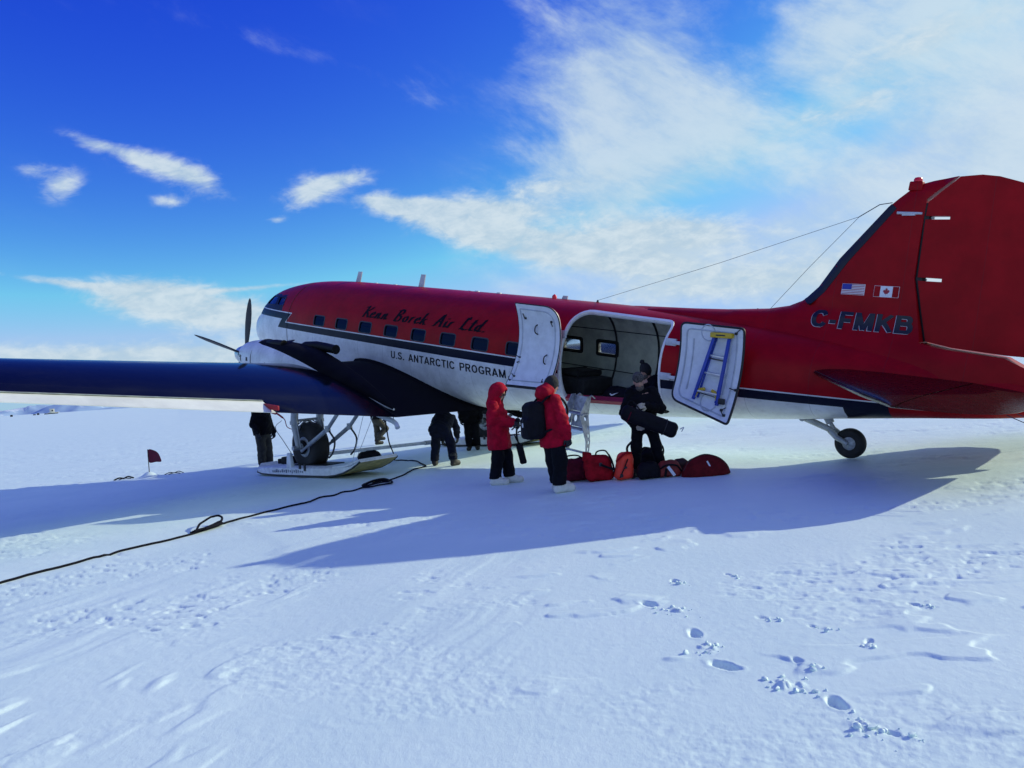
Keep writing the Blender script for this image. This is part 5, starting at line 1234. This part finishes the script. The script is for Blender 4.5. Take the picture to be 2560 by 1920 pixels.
# helper crouching inside the doorway behind him
kn_ = W2((3.32, .55, .262))
person('person in black with pompom hat crouching inside the cargo door behind the bearded man', (kn_.x, kn_.y, kn_.z), R(120),
       dict(pelvis=(0, -.05, .26), chest=(0, .06, .50), neck=(0, .09, .62), head=(0, .13, .735), hipl=(-.10, -.03, .26), hipr=(.10, -.03, .26), knl=(-.14, .30, .40), knr=(.14, .30, .40), anl=(-.13, .10, .10), anr=(.13, .10, .10), toel=(-.14, .26, .06), toer=(.14, .26, .06), shl=(-.17, .06, .56), shr=(.17, .06, .56), ell=(-.26, .20, .40), elr=(.26, .20, .40), wrl=(-.14, .40, .42), wrr=(.14, .40, .42)),
       dict(coatm=BLACKC, pants=PANTS, boots=BBOOT, hem=.16, coat=(.18, .19, .15), hat=KNIT, hatlow=True, pom=True, beard=True, gloves=GLOVE, hands={'l': ((.3, .8, -.1), (-.5, .2, .8), .6), 'r': ((-.3, .8, -.1), (.5, .2, .8), .6)}))
# bending person by the far gear
person('person in dark navy bending down beside the starboard landing gear', gpos(-1.62, 17.30), R(-12),
       dict(pelvis=(0, -.10, .84), chest=(0, .22, 1.02), neck=(0, .40, .98), head=(0, .52, .90), hipl=(-.10, -.08, .82), hipr=(.10, -.08, .82), knl=(-.18, .02, .46), knr=(.20, -.08, .46), anl=(-.22, -.02, .10), anr=(.30, -.34, .13), toel=(-.25, .14, .055), toer=(.36, -.20, .06), shl=(-.17, .30, 1.0), shr=(.17, .30, 1.0), ell=(-.22, .38, .75), elr=(.22, .40, .76), wrl=(-.16, .48, .55), wrr=(.18, .52, .58)),
       dict(coatm=NAVYC, pants=NAVYC, boots=BBOOT, hem=.70, coat=(.205, .215, .17), sq=(1.15, .95), hat=KNIT, gloves=GLOVE, face=(0, .6, -1), hands={'l': ((0, .3, -1), (-1, .2, 0), .6), 'r': ((0, .3, -1), (1, .2, 0), .6)}))
# crew under the left wing, by the propeller
person('crew member in black jacket and dark brown trousers standing behind the port ski', gpos(-6.72, 21.0), R(-120),
       stand(anl=(-.09, .04, .10), toel=(-.10, .21, .055), wrr=(.30, .16, .88)),
       dict(coatm=BLACKC, pants=BROWNP, boots=BBOOT, hem=.80, hat=KNIT, gloves=GLOVE, hands={'l': ((0, .15, -1), (-1, .1, 0), .6), 'r': ((0, .25, -1), (1, .1, 0), .6)}), scale=1.12)
person('crew member in brown trousers seen far behind the port wing, one leg bent', gpos(-4.62, 26.4), R(-60),
       stand(knr=(.10, .26, .52), anr=(.11, .02, .28), toer=(.12, .16, .20), wrr=(.30, .16, .88)),
       dict(coatm=BLACKC, pants=BROWNP, boots=BBOOT, hem=.86, hat=KNIT, gloves=GLOVE, hands={'l': ((0, .15, -1), (-1, .1, 0), .6), 'r': ((0, .25, -1), (1, .1, 0), .6)}))
person('person in black standing half hidden behind the fuselage at the starboard gear', gpos(-1.16, 20.75), R(180),
       stand(), dict(coatm=BLACKC, pants=PANTS, boots=BBOOT, hem=.72, hat=KNIT, gloves=GLOVE, hands={'l': ((0, .15, -1), (-1, .1, 0), .6), 'r': ((0, .25, -1), (1, .1, 0), .6)}))

# ------------------------------------------------------------------ bags and gear
MAROON = mat('maroon bag cloth', (.10, .006, .018), .8, spec=.12, var=.25, vscale=10, bump=.3, bscale=60)
REDBAG = mat('red bag cloth', (.36, .008, .016), .8, spec=.12, var=.22, vscale=10, bump=.3, bscale=60)
ORANGE = mat('bright orange red bag cloth', (.95, .045, .018), .55, var=.10, vscale=10, bump=.25, bscale=60)
DKRED = mat('dark red bag cloth', (.13, .008, .010), .8, spec=.12, var=.2, vscale=10, bump=.3, bscale=60)
BLKBAG = mat('black bag nylon', (.006, .0055, .009), .7, var=.3, vscale=10, bump=.35, bscale=60, spec=.15)
TAGM = mat('white paper tag', (.70, .72, .75), .6, var=.05)
def bag(label, loc, rz, half, m_, cat='bag', dome=0.0, wob=.018, res=.016, name='duffel_bag', group=None, tilt=0.0, bulge=.25):
    root = empty(name, loc, rz); tag(root, label, cat, group); hx, hy, hz = half
    def f(p):
        q = p.copy(); zz = np.clip(p[:, 2] / (2 * hz), 0, 1.2)
        q[:, 0] = q[:, 0] * (1 + dome * zz**1.6) - tilt * p[:, 2]; q[:, 1] = q[:, 1] * (1 + dome * .8 * zz**1.6)
        d = rbox(q, (0, 0, hz), (hx, hy, hz), min(half) * (.55 + bulge)); return (d + wob * noise3(p, 11) + wob * .45 * noise3(p, 27)) * .8
    def f2(p): return np.maximum(f(p), -(p[:, 2] - .004))
    iso_obj('bag_shell', f2, (-hx * 1.35 - .06 - abs(tilt) * hz * 2, -hy * 1.3 - .06, -.05), (hx * 1.35 + .06 + abs(tilt) * hz * 2, hy * 1.3 + .06, 2 * hz + .08), res, m_, root)
    return root
def strap(root, P, m_=None, r=.012, name='strap', n=6): return MB().tube(spline(P, n), r, 8).build(name, m_ or BLKBAG, root)
def on(x, y): return (x, y, H(x, y))
b1 = bag('dark maroon duffel on the snow right beside the white boots', on(.86, 12.72), R(8), (.30, .19, .18), MAROON, dome=.18)
strap(b1, [(-.26, -.05, .26), (-.16, -.10, .40), (.06, -.10, .41), (.20, -.04, .30)]); strap(b1, [(-.16, -.20, .06), (-.14, -.20, .22), (-.12, -.06, .37)], MAROON, .014); strap(b1, [(.10, -.20, .06), (.12, -.20, .22), (.12, -.06, .36)], MAROON, .014)
b1b = bag('small maroon pouch squeezed between the dark maroon duffel and the red bag', on(1.10, 12.82), 0, (.12, .13, .15), MAROON, 'pouch', name='pouch', dome=.2)
b2 = bag('upright red duffel with black carry loop on top, second from left', on(1.26, 12.50), R(-5), (.24, .17, .205), REDBAG, dome=.22, tilt=-.1)
strap(b2, [(-.05, -.05, .385), (-.02, -.08, .465), (.10, -.08, .475), (.16, -.05, .40)]); strap(b2, [(.16, -.05, .40), (.20, -.14, .30), (.23, -.17, .12)], BLKBAG, .016)
MB().box((.02, -.185, .27), (.05, .03, .06)).build('buckle', DARKTRIM, b2, bevel=.01); strap(b2, [(.02, -.19, .27), (.12, -.19, .22), (.22, -.17, .18)], BLKBAG, .018)
MB().add(*sheet(rounded([(-.26, .33), (-.14, .33), (-.10, .45), (-.25, .485)], .03, 3), lambda u, v, s: (u, -.06 + s * .05, v), grid=.1)).build('side_flap', REDBAG, b2, smooth=50)
b3 = bag('bright orange red bag leaning, smallest and brightest of the row', on(1.60, 12.32), R(10), (.155, .13, .215), ORANGE, dome=.35, tilt=.16, wob=.012)
strap(b3, [(.10, .0, .39), (.10, -.02, .50), (.20, .0, .58), (.24, .02, .60)], BLKBAG, .018); strap(b3, [(-.10, -.14, .05), (-.03, -.155, .18), (.05, -.15, .33)], BLKBAG, .010); MB().box((.0, -.155, .20), (.05, .02, .035), R(10)).build('buckle', DARKTRIM, b3, bevel=.006); MB().box((-.07, -.145, .08), (.05, .02, .05), R(10)).build('buckle', DARKTRIM, b3, bevel=.006)
strap(b3, [(-.12, -.08, .30), (.02, -.13, .42), (.14, -.06, .41)], REDBAG, .016)
b4 = bag('black soft bag slumped against the bearded man\'s boots', on(1.98, 12.18), R(4), (.20, .13, .13), BLKBAG, dome=.25)
b5 = bag('black bag with upright carry loops behind the bearded man\'s legs', on(2.12, 12.85), R(10), (.20, .15, .20), BLKBAG, dome=.3)
strap(b5, [(.10, -.05, .36), (.18, -.08, .44), (.22, -.08, .36), (.19, -.08, .24)], BLKBAG, .014); strap(b5, [(-.16, -.02, .34), (-.10, -.04, .42), (.02, -.02, .40)], BLKBAG, .014)
b6 = bag('rusty red and black bag with white paper tag', on(2.30, 12.22), R(-6), (.20, .14, .125), mat('rusty red bag cloth', (.22, .018, .012), .7, var=.25, bump=.3), dome=.25)
MB().box((.02, -.155, .10), (.045, .008, .17), Matrix.Rotation(R(-32), 3, 'Y')).build('paper_tag', TAGM, b6); strap(b6, [(-.18, -.08, .10), (-.06, -.15, .19), (.10, -.14, .18), (.18, -.08, .08)], BLKBAG, .014); strap(b6, [(-.08, -.15, .02), (-.05, -.15, .14)], BLKBAG, .018)
b7 = bag('small dark bag between the tagged bag and the dark red oval sack', on(2.52, 12.40), R(0), (.15, .12, .12), mat('dark brown bag cloth', (.05, .012, .010), .7, var=.25, bump=.3), dome=.2)
# oval sack
b8 = empty('oval_sack', on(2.82, 12.05), R(-3)); tag(b8, 'large dark red oval sack at the right end of the bag row', 'bag')
iso_obj('bag_shell', lambda p: np.maximum(ell(p, (0, 0, .0), (.37, .22, .315)) + .006 * noise3(p, 14), -p[:, 2] + .002), (-.45, -.3, -.03), (.45, .3, .38), .014, DKRED, b8)
strap(b8, [(-.34, -.06, .10), (-.22, -.05, .25), (0, -.03, .322), (.22, -.05, .25), (.34, -.06, .10)], DARKTRIM, .007, 'zip'); MB().box((.03, -.185, .175), (.022, .010, .13), Matrix.Rotation(R(-25), 3, 'Y')).build('reflective_strip', TAGM, b8)
# duffel in the man's arms
d0, d1 = Vector((1.66, 12.12, 1.06)), Vector((2.42, 12.10, .70)); ax = (d1 - d0).normalized()
df = empty('duffel_bag', (d0 + d1) / 2); tag(df, 'long black duffel held across the bearded man\'s waist', 'bag')
a_, b_ = d0 - df.location, d1 - df.location
Md = np.array([list(ax), list(ax.cross(Vector((0, 1, 0))).normalized()), list(ax.cross(ax.cross(Vector((0, 1, 0)))).normalized())]).T
iso_obj('bag_shell', lambda p: rbox(p, (0, 0, 0), ((d1 - d0).length / 2 + .03, .118, .105), .08, Md) + .010 * noise3(p, 12), (-.6, -.3, -.5), (.6, .3, .5), .014, BLKBAG, df)
for t_ in (.12, .80):
    c0 = a_ + (b_ - a_) * t_; MB().tube([c0 + Vector(Md[:, 1]) * math.cos(q_) * .124 + Vector(Md[:, 2]) * math.sin(q_) * .112 for q_ in np.linspace(0, 2 * math.pi, 20)[:-1]], .009, 6, closed=True).build('strap', MAROON if t_ < .5 else GLOVE, df)
strap(df, [a_ + (b_ - a_) * .0 + Vector((.06, -.02, .10)), a_ + Vector((.14, -.02, .16)), a_ + (b_ - a_) * .35 + Vector((0, -.04, .12))], BLKBAG, .010)
strap(df, [b_ + Vector((.08, 0, .02)), b_ + Vector((.14, 0, .04)), b_ + Vector((.10, 0, -.02))], GREYL, .008)
# backpack
bpk = empty('backpack', (.53, 11.72, 0), R(-62)); tag(bpk, 'black backpack worn on the red parka', 'backpack')
iso_obj('pack_shell', lambda p: sm(.04, rbox(p, (-.04, -.265, 1.08), (.18, .14, .28), .11), rbox(p, (-.04, -.385, .97), (.14, .07, .16), .06)) + .007 * noise3(p, 16), (-.3, -.65, .72), (.26, -.1, 1.45), .013, BLKBAG, bpk)
for s in (1, -1): strap(bpk, [(.12 * s, -.22, 1.32), (.14 * s, -.06, 1.42), (.15 * s, .12, 1.36), (.16 * s, .20, 1.18), (.22 * s, .06, 1.0), (.15 * s, -.22, .90)], BLKBAG, .018, n=8)
strap(bpk, [(-.02, -.46, 1.12), (-.02, -.50, 1.0), (.02, -.52, .90)], DARKTRIM, .006); MB().box((.02, -.50, 1.03), (.02, .012, .06)).build('zip_pull', GREYL, bpk); strap(bpk, [(-.15, -.36, .92), (-.24, -.42, .93), (-.28, -.42, .91)], DARKTRIM, .010)
# black case hanging from the hooded person's hands
cs = empty('camera_case', (.02, 13.02, .60), R(10)); tag(cs, 'slim black case hanging on a strap from the hooded person\'s hands', 'case')
iso_obj('case_shell', lambda p: rbox(p, (.03, 0, -.12), (.055, .045, .17), .03, Matrix.Rotation(R(-9), 3, 'Y')) + .003 * noise3(p, 20), (-.1, -.1, -.35), (.16, .1, .1), .010, BLKBAG, cs)
strap(cs, [(.0, 0, .04), (-.02, 0, .20), (.01, .0, .40)], BLKBAG, .016); strap(cs, [(.01, 0, .40), (.03, .02, .46)], BLKBAG, .04); strap(cs, [(.02, 0, .05), (-.03, 0, .12), (-.06, 0, .22)], BLKBAG, .010)

# ladder hung from the sill
lad = empty('boarding_ladder'); lad.matrix_basis = plane.matrix_basis; tag(lad, 'short aluminium boarding ladder hanging from the open cargo door sill', 'ladder')
yl = lambda z: 1.20 + (.40 - z) * .16
rail = {}
for k, (xt, xb) in enumerate(((4.66, 4.60), (4.30, 4.14))):
    P = [(xt, .42), (xt - .005, .1), (xb + .02, -.35), (xb, -.60)]
    prof = [(0, .0), (.0, .0)]
    depth = [.05, .20, .12, .07]
    out = [(-.02, .44), (-.02, -.60)] + [(.06, -.60), (.10, -.35), (.20, -.02), (.24, .12), (.10, .44)]
    holes = [[(.02 + .026 * math.cos(a), z + .04 * math.sin(a)) for a in np.linspace(0, 2 * math.pi, 13)[:-1]] for z in (-.50, -.38, -.26, -.12)] + [[(.07 + .045 * math.cos(a), .06 + .06 * math.sin(a)) for a in np.linspace(0, 2 * math.pi, 13)[:-1]]]
    fx = lambda z, xt=xt, xb=xb: np.interp(z, [-.6, -.35, .1, .44], [xb, xb + .02, xt - .005, xt])
    V, Fc = sheet(out, lambda u, v, s: (float(fx(v)) + s * .008, yl(v) + u, v), holes=holes, grid=.07, step=.05); MB().add(V, Fc).build('side_rail', ALU, lad, smooth=30)
def lstep(z, name, dep=.16):
    x0, x1 = np.interp(z, [-.6, .44], [4.595, 4.655]), np.interp(z, [-.6, .44], [4.145, 4.295]); MB().box(((x0 + x1) / 2, yl(z) + dep / 2, z), (abs(x1 - x0) - .016, dep, .025)).build(name, ALU, lad, bevel=.004)
for z, dp in ((.12, .20), (-.16, .15), (-.57, .07)): lstep(z, 'step', dp)
V, Fc = sheet([(4.31, .14), (4.64, .14), (4.65, .42), (4.31, .42)], lambda u, v, s: (u, yl(v) + s * .004, v), grid=.1); MB().add(V, Fc).build('kick_plate', ALU, lad)
V, Fc = sheet([(4.235, -.14), (4.62, -.14), (4.635, .10), (4.28, .10)], lambda u, v, s: (u, yl(v) + s * .004, v), holes=[[(4.55 + .035 * math.cos(a), .0 + .06 * math.sin(a)) for a in np.linspace(0, 2 * math.pi, 15)[:-1]], [(4.36 + .055 * math.cos(a), .0 + .05 * math.sin(a)) for a in np.linspace(0, 2 * math.pi, 15)[:-1]]], grid=.07, step=.04); MB().add(V, Fc).build('pierced_plate', ALU, lad)
for x in (4.62, 4.34): MB().tube([(x, 1.22, .40), (x, 1.10, .44), (x, 1.0, .38)], .014, 8).build('hook', ALU, lad)

# step ladder strapped to the aft leaf
stl = empty('step_ladder'); stl.matrix_basis = plane.matrix_basis; tag(stl, 'folded blue and yellow step ladder strapped to the aft cargo door leaf', 'ladder')
BLUEF = mat('blue fibreglass', (.012, .045, .36), .4, var=.1); YEL = mat('yellow plastic', (.62, .42, .02), .45, var=.1, dirt=((.25, .16, .02), .5, .55)); RUNG = mat('aluminium rung', (.66, .68, .70), .4, metal=.5, var=.1)
lt = {1: [(1.93, 1.76), (2.14, .72)], -1: [(1.67, 1.74), (1.70, .68)]}
yy = lambda x, z: yA(x, z) + .085
for k, ((xa, za), (xb, zb)) in lt.items():
    MB().bar((xa, yy(xa, za), za), (xb, yy(xb, zb), zb), .05, .045, (0, 1, 0)).build('rail', BLUEF, stl, bevel=.006)
    MB().bar((xa - .015 * k, yy(xa, za) - .05, za), (xb - .05 * k, yy(xb, zb) - .05, zb + .03), .03, .03, (0, 1, 0)).build('rear_rail', BLUEF, stl, bevel=.005)
for t_ in (.30, .57, .86):
    xl = 1.93 + .21 * t_; xr = 1.67 + .03 * t_; z = 1.76 - 1.04 * t_; MB().bar((xl, yy(xl, z) + .01, z), (xr, yy(xr, z) + .01, z - .02), .075, .03, (0, 0, 1)).build('tread', RUNG, stl, bevel=.004)
b = MB(); b.box((1.80, yy(1.8, 1.78), 1.785), (.38, .11, .085), Matrix.Rotation(R(2), 3, 'Y')); b.build('top_cap', YEL, stl, bevel=.018)
MB().box((1.80, yy(1.8, 1.78) + .057, 1.785), (.16, .004, .022), Matrix.Rotation(R(2), 3, 'Y')).build('cap_label', DARKTRIM, stl)
b = MB(); b.tube(spline([(2.13, yy(2.1, .74), .76), (2.09, yy(2.05, .84), .87), (1.98, yy(2., .9), .905)], 6), .026, 8); b.build('foot_brace', YEL, stl)
b = MB(); b.tube(spline([(1.72, yy(1.72, .74), .76), (1.755, yy(1.76, .84), .85), (1.85, yy(1.85, .9), .895)], 6), .026, 8); b.build('foot_brace', YEL, stl)
MB().box((1.63, yy(1.63, .73), .755), (.10, .06, .09)).build('foot', DARKTRIM, stl, bevel=.01)
MB().tube([(2.12, yy(2.1, .86) + .02, .845), (1.63, yy(1.65, .8) + .02, .79)], .007, 6).build('lashing_cord', DARKTRIM, stl)
MB().bar((1.99, yy(2, 1.45) + .03, 1.40), (1.70, yy(1.7, 1.4) + .03, 1.38), .02, .02).build('spreader', DARKTRIM, stl)

# cargo inside the cabin
def cab(x, y, z): v = W2((x, y, z)); return (v.x, v.y, v.z)
PRZ = math.atan2(PF.y, PF.x)
def cabin_bag(label, x, y, half, m_, cat='bag', name='duffel_bag', **kw):
    o = bag(label, (0, 0, 0), 0, half, m_, cat, name=name, **kw); o.matrix_basis = plane.matrix_basis @ Matrix.Translation((x, y, .262)); return o
DKC = mat('dark cargo cloth', (.022, .023, .025), .8, var=.3, bump=.4, bscale=30)
cb1 = cabin_bag('black duffel with a white curved tick lying inside the cargo door', 3.95, .62, (.42, .22, .17), BLKBAG, dome=.2)
cb2 = cabin_bag('black heap of soft bags further aft inside the cargo door', 3.25, .45, (.32, .30, .20), BLKBAG, dome=.3, wob=.03)
cb3 = empty('cargo_stack'); cb3.matrix_basis = plane.matrix_basis @ Matrix.Translation((5.35, .05, .262)); tag(cb3, 'dark strapped cargo stack just inside the forward edge of the doorway', 'cargo')
for nm_, c_, sz_ in (('crate', (.10, -.05, .17), (.85, .95, .34)), ('cushion', (.22, -.1, .40), (.55, .80, .12))): MB().box(c_, sz_, R(random.uniform(-3, 3))).build(nm_, DKC, cb3, bevel=.045)
for x_ in (-.25, .2): MB().tube([(x_ + .1, .44, .0), (x_ + .1, .44, .345), (x_ + .15, .30, .47), (x_ + .15, -.5, .47)], .012, 6).build('strap', SEAL, cb3)
cb4 = cabin_bag('low dark bundle against the far cabin wall', 3.9, -.55, (.5, .25, .16), DKC, 'cargo', name='cargo_bundle', dome=.2, wob=.03, res=.025)
tick = [(-.09, .01), (-.065, -.015), (-.04, -.02), (.0, .0), (.10, .06), (.0, .022), (-.035, .008), (-.055, .008), (-.07, .02)]
V, Fc = sheet([(-x, z + .21) for x, z in tick], lambda u, v, s: (u + .10, .20 + (.012 if s > 0 else -.02), v), grid=.2); MB().add(V, Fc).build('white_tick', TAGM, cb1)

# cable along the snow
CABM = bpy.data.materials.new('black and yellow cable'); CABM.use_nodes = True
t = NT(CABM.node_tree); bb = t.n['Principled BSDF']; geo = t.node('ShaderNodeNewGeometry')
t.l.new(t.mixc(t.smooth(t.noise(geo.outputs['Position'], 1.3, 3, .6), .68, .71), (.006, .006, .012, 1), (.16, .13, .02, 1)), bb.inputs['Base Color']); bb.inputs['Roughness'].default_value = .8; bb.inputs['Specular IOR Level'].default_value = .1
gc = [(-5.95, 7.9), (-5.71, 8.53), (-5.56, 8.92), (-5.42, 9.17), (-5.17, 9.68), (-4.96, 10.13), (-4.72, 10.51), (-4.56, 10.83), (-4.47, 11.18), (-4.37, 11.5), (-4.11, 12.1), (-4.03, 12.28), (-3.78, 12.7), (-3.56, 13.02), (-3.44, 13.54), (-3.24, 13.62), (-3.17, 14.01), (-2.99, 14.06), (-2.88, 14.45), (-2.71, 15.15), (-2.52, 15.21), (-2.34, 15.85), (-2.25, 16.8), (-2.05, 17.32), (-2.26, 18.16), (-2.44, 18.82), (-2.78, 19.35), (-3.07, 19.61)]
P = spline(gc, 8); P3 = [(p[0], p[1], H(p[0], p[1]) + .014) for p in P]
e = W2((8.26, 2.82, -.36)); P3 += [tuple(x) for x in spline([P3[-1], (-2.98, 18.9, .25), (-2.85, 17.6, .62), tuple(e)], 8)[1:]]
cabl = empty('power_cable', (-4.4, 11.3, 0)); tag(cabl, 'black cable with yellow patches snaking over the snow to the wing', 'cable')
MB().tube(P3, .015, 8).build('cable_run', CABM, cabl, world=True)
lp = spline([(-4.55, 10.95), (-4.62, 11.3), (-4.52, 11.62), (-4.40, 11.55), (-4.42, 11.25), (-4.52, 11.0)], 6); MB().tube([(p[0], p[1], H(*p) + .02 + .10 * math.exp(-((i - 12) / 8)**2)) for i, p in enumerate(lp)], .016, 8).build('cable_loop', CABM, cabl, world=True)
for k in range(3):
    lp = spline([(-4.58 + .03 * k, 10.84), (-4.50 + .03 * k, 11.05), (-4.38 - .02 * k, 11.42), (-4.36, 11.36), (-4.48 + .02 * k, 11.0)], 6); MB().tube([(p[0], p[1], H(*p) + .03 + .012 * k) for p in lp], .014, 8).build('cable_knot', CABM, cabl, world=True)
for k in range(2):
    lp = spline([(-2.88, 14.4), (-2.84 + .05 * k, 14.95), (-2.60, 15.18 - .1 * k), (-2.37 - .05 * k, 14.62), (-2.58, 14.40 + .1 * k), (-2.78, 14.25)], 6, True); MB().tube([(p[0], p[1], H(*p) + .03 + .03 * k) for p in lp], .016, 8, closed=True).build('cable_coil', CABM, cabl, world=True)
# ground lead and box beside the port gear
tb = empty('heater_box', q(1.05, -.05, .24)); tag(tb, 'black box standing on the port ski in front of the wheel', 'box')
MB().box(q(1.05, -.05, .315), (.52, .26, .17), Matrix((HFW, HPO, UPW)).transposed(), .9).build('box_body', BLKBAG, tb, bevel=.02, world=True); MB().box(q(1.42, -.05, .29), (.20, .18, .12), Matrix((HFW, HPO, UPW)).transposed()).build('nozzle', BLKBAG, tb, bevel=.02, world=True)
MB().tube(spline([q(.92, -.05, .40), q(1.2, .0, .75), q(1.45, .05, 1.1), (-6.1, 20.7, 1.22)], 6), .008, 6).build('lead', WIRE, tb, world=True)
st = empty('streamer'); st.location = W2((11.6, 3.2, -.5)); tag(st, 'thin red streamer drooping from the wing to the port gear leg', 'streamer')
MB().tube(spline([W2((12.35, 2.9, -1.02)), W2((12.15, 2.9, -1.06)), W2((11.95, 2.9, -1.12)), W2((11.75, 2.95, -1.25)), W2((11.45, 2.95, -1.27))], 6), [.022] * 10 + [.010] * 15, 8).build('red_ribbon', RC, st, world=True)
MB().box(W2((12.75, 2.9, -1.04)), (.80, .05, .05), Matrix((PF, PP, PU)).transposed()).build('red_tube', RC, st, bevel=.015, world=True)
pk = empty('pitot_cover'); pk.location = W2((9.6, .75, -.74)); tag(pk, 'small bright pink cover below the fuselage beside the bending person', 'cover')
iso_obj('cover_cap', lambda p: cone(p, (-.05, 0, 0), (.06, 0, 0), .05, .045) + .004 * noise3(p, 40), (-.15, -.1, -.1), (.16, .1, .1), .012, mat('pink cloth', (.75, .02, .22), .6, var=.1), pk)

# white tow bar laid from the port ski across to the starboard one
tbar = empty('tow_bar', (-3.6, 19.8, .3)); tag(tbar, 'long white tow bar lying from the port ski across to the starboard ski', 'tow bar')
MB().tube([(-4.75, 18.25, .41), (-2.5, 21.4, .25)], .045, 12).build('bar', SKIW, tbar, world=True); MB().tube([(-2.5, 21.4, .25), (-2.36, 21.6, .24)], .06, 12).build('coupling', STEEL, tbar, world=True)
sb = bag('black soft bag lying on the aft inboard corner of the port ski', (0, 0, 0), R(20), (.26, .16, .09), BLKBAG, dome=.3); sb.location = q(-1.75, -.30, .30)
# marker flag
fg = empty('marker_flag', (-10.05, 21.5, H(-10.05, 21.5) - .02)); tag(fg, 'small dark red marker flag on a short pole in a snow mound', 'flag')
MB().tube([(0, 0, -.05), (.01, 0, .62)], .012, 8).build('pole', mat('bamboo pole', (.05, .04, .035), .7, var=.2), fg)
FLG = mat('dark red flag cloth', (.14, .004, .025), .75, var=.15)
V, Fc = sheet(spline([(.015, .60), (.16, .58), (.28, .50), (.34, .38), (.36, .26), (.20, .26), (.015, .27)], 4, True), lambda u, v, s: (u, .03 * math.sin(u * 11) + s * .004, v), grid=.06); MB().add(V, Fc).build('cloth', FLG, fg, smooth=60)
for (x, y, s, rz_, n_) in ((-10.75, 21.45, 1.0, .4, 1), (-9.55, 21.85, .9, .1, 2)):
    rp = empty('frayed_rope', (x, y, H(x, y)), rz_); tag(rp, 'short dark rope end on the snow left of the marker flag' if n_ == 1 else 'faint dark rope scrap on the snow right of the marker flag', 'rope')
    MB().tube(spline([(-.22, -.05, .01), (-.10, .02, .05), (.02, .0, .03), (.12, .06, .06), (.26, .02, .01)], 5), .022 * s if n_ == 1 else .012, 6).build('rope_strand', BLKBAG, rp); MB().tube(spline([(-.10, -.1, .01), (.02, .02, .03), (.20, -.06, .01)], 5), .012, 6).build('rope_strand', BLKBAG, rp)

# far hut on the left skyline and drums near it
def far(azd, r): x, y = r * math.sin(R(azd)), r * math.cos(R(azd)); return x, y, H(x, y)
hx, hy, hz = far(-30.2, 1400); hut = empty('field_hut', (hx, hy, hz - .3), R(30)); hut.scale = (3.0,) * 3; tag(hut, 'tiny pale hut on a dark sledge on the far left skyline', 'hut')
HW = mat('hut wall', (.62, .60, .52), .7, var=.1)
MB().box((-.3, 0, 1.7), (2.2, 2.2, 1.9)).build('wall', HW, hut, bevel=.05); MB().box((.4, 0, .75), (5.2, 2.0, .30)).build('sledge_deck', HW, hut, bevel=.03); MB().box((-.2, 0, .35), (5.0, 1.6, .4)).build('runner', SOOT, hut, bevel=.05); MB().box((-.3, 0, 2.75), (2.4, 2.4, .16)).build('roof', GREYL, hut); MB().box((-.2, -1.13, 1.8), (.6, .06, .7)).build('window', SOOT, hut)
for k, (a, r) in enumerate(((-32.4, 1300), (-31.25, 1300), (-31.0, 1320), (-30.65, 1340))):
    x, y, z = far(a, r); dr = empty('fuel_drum', (x, y, z - .2)); dr.scale = (1.7,) * 3; tag(dr, ('tiny dark drum at the far left edge of the skyline', 'left one of two tiny dark drums close together left of the hut', 'right one of two tiny dark drums close together left of the hut', 'tiny dark drum nearest to the pale hut on the skyline')[k], 'drum', 'dark drums on the skyline')
    MB().lathe([(0, .9), (.05, .95), (.9, .95), (.95, .99), (1.0, .95), (1.6, .9), (1.62, 0)], (0, 0, 0), (1, 0, 0) if k % 2 else (0, 0, 1), 14).build('drum_body', SOOT, dr)
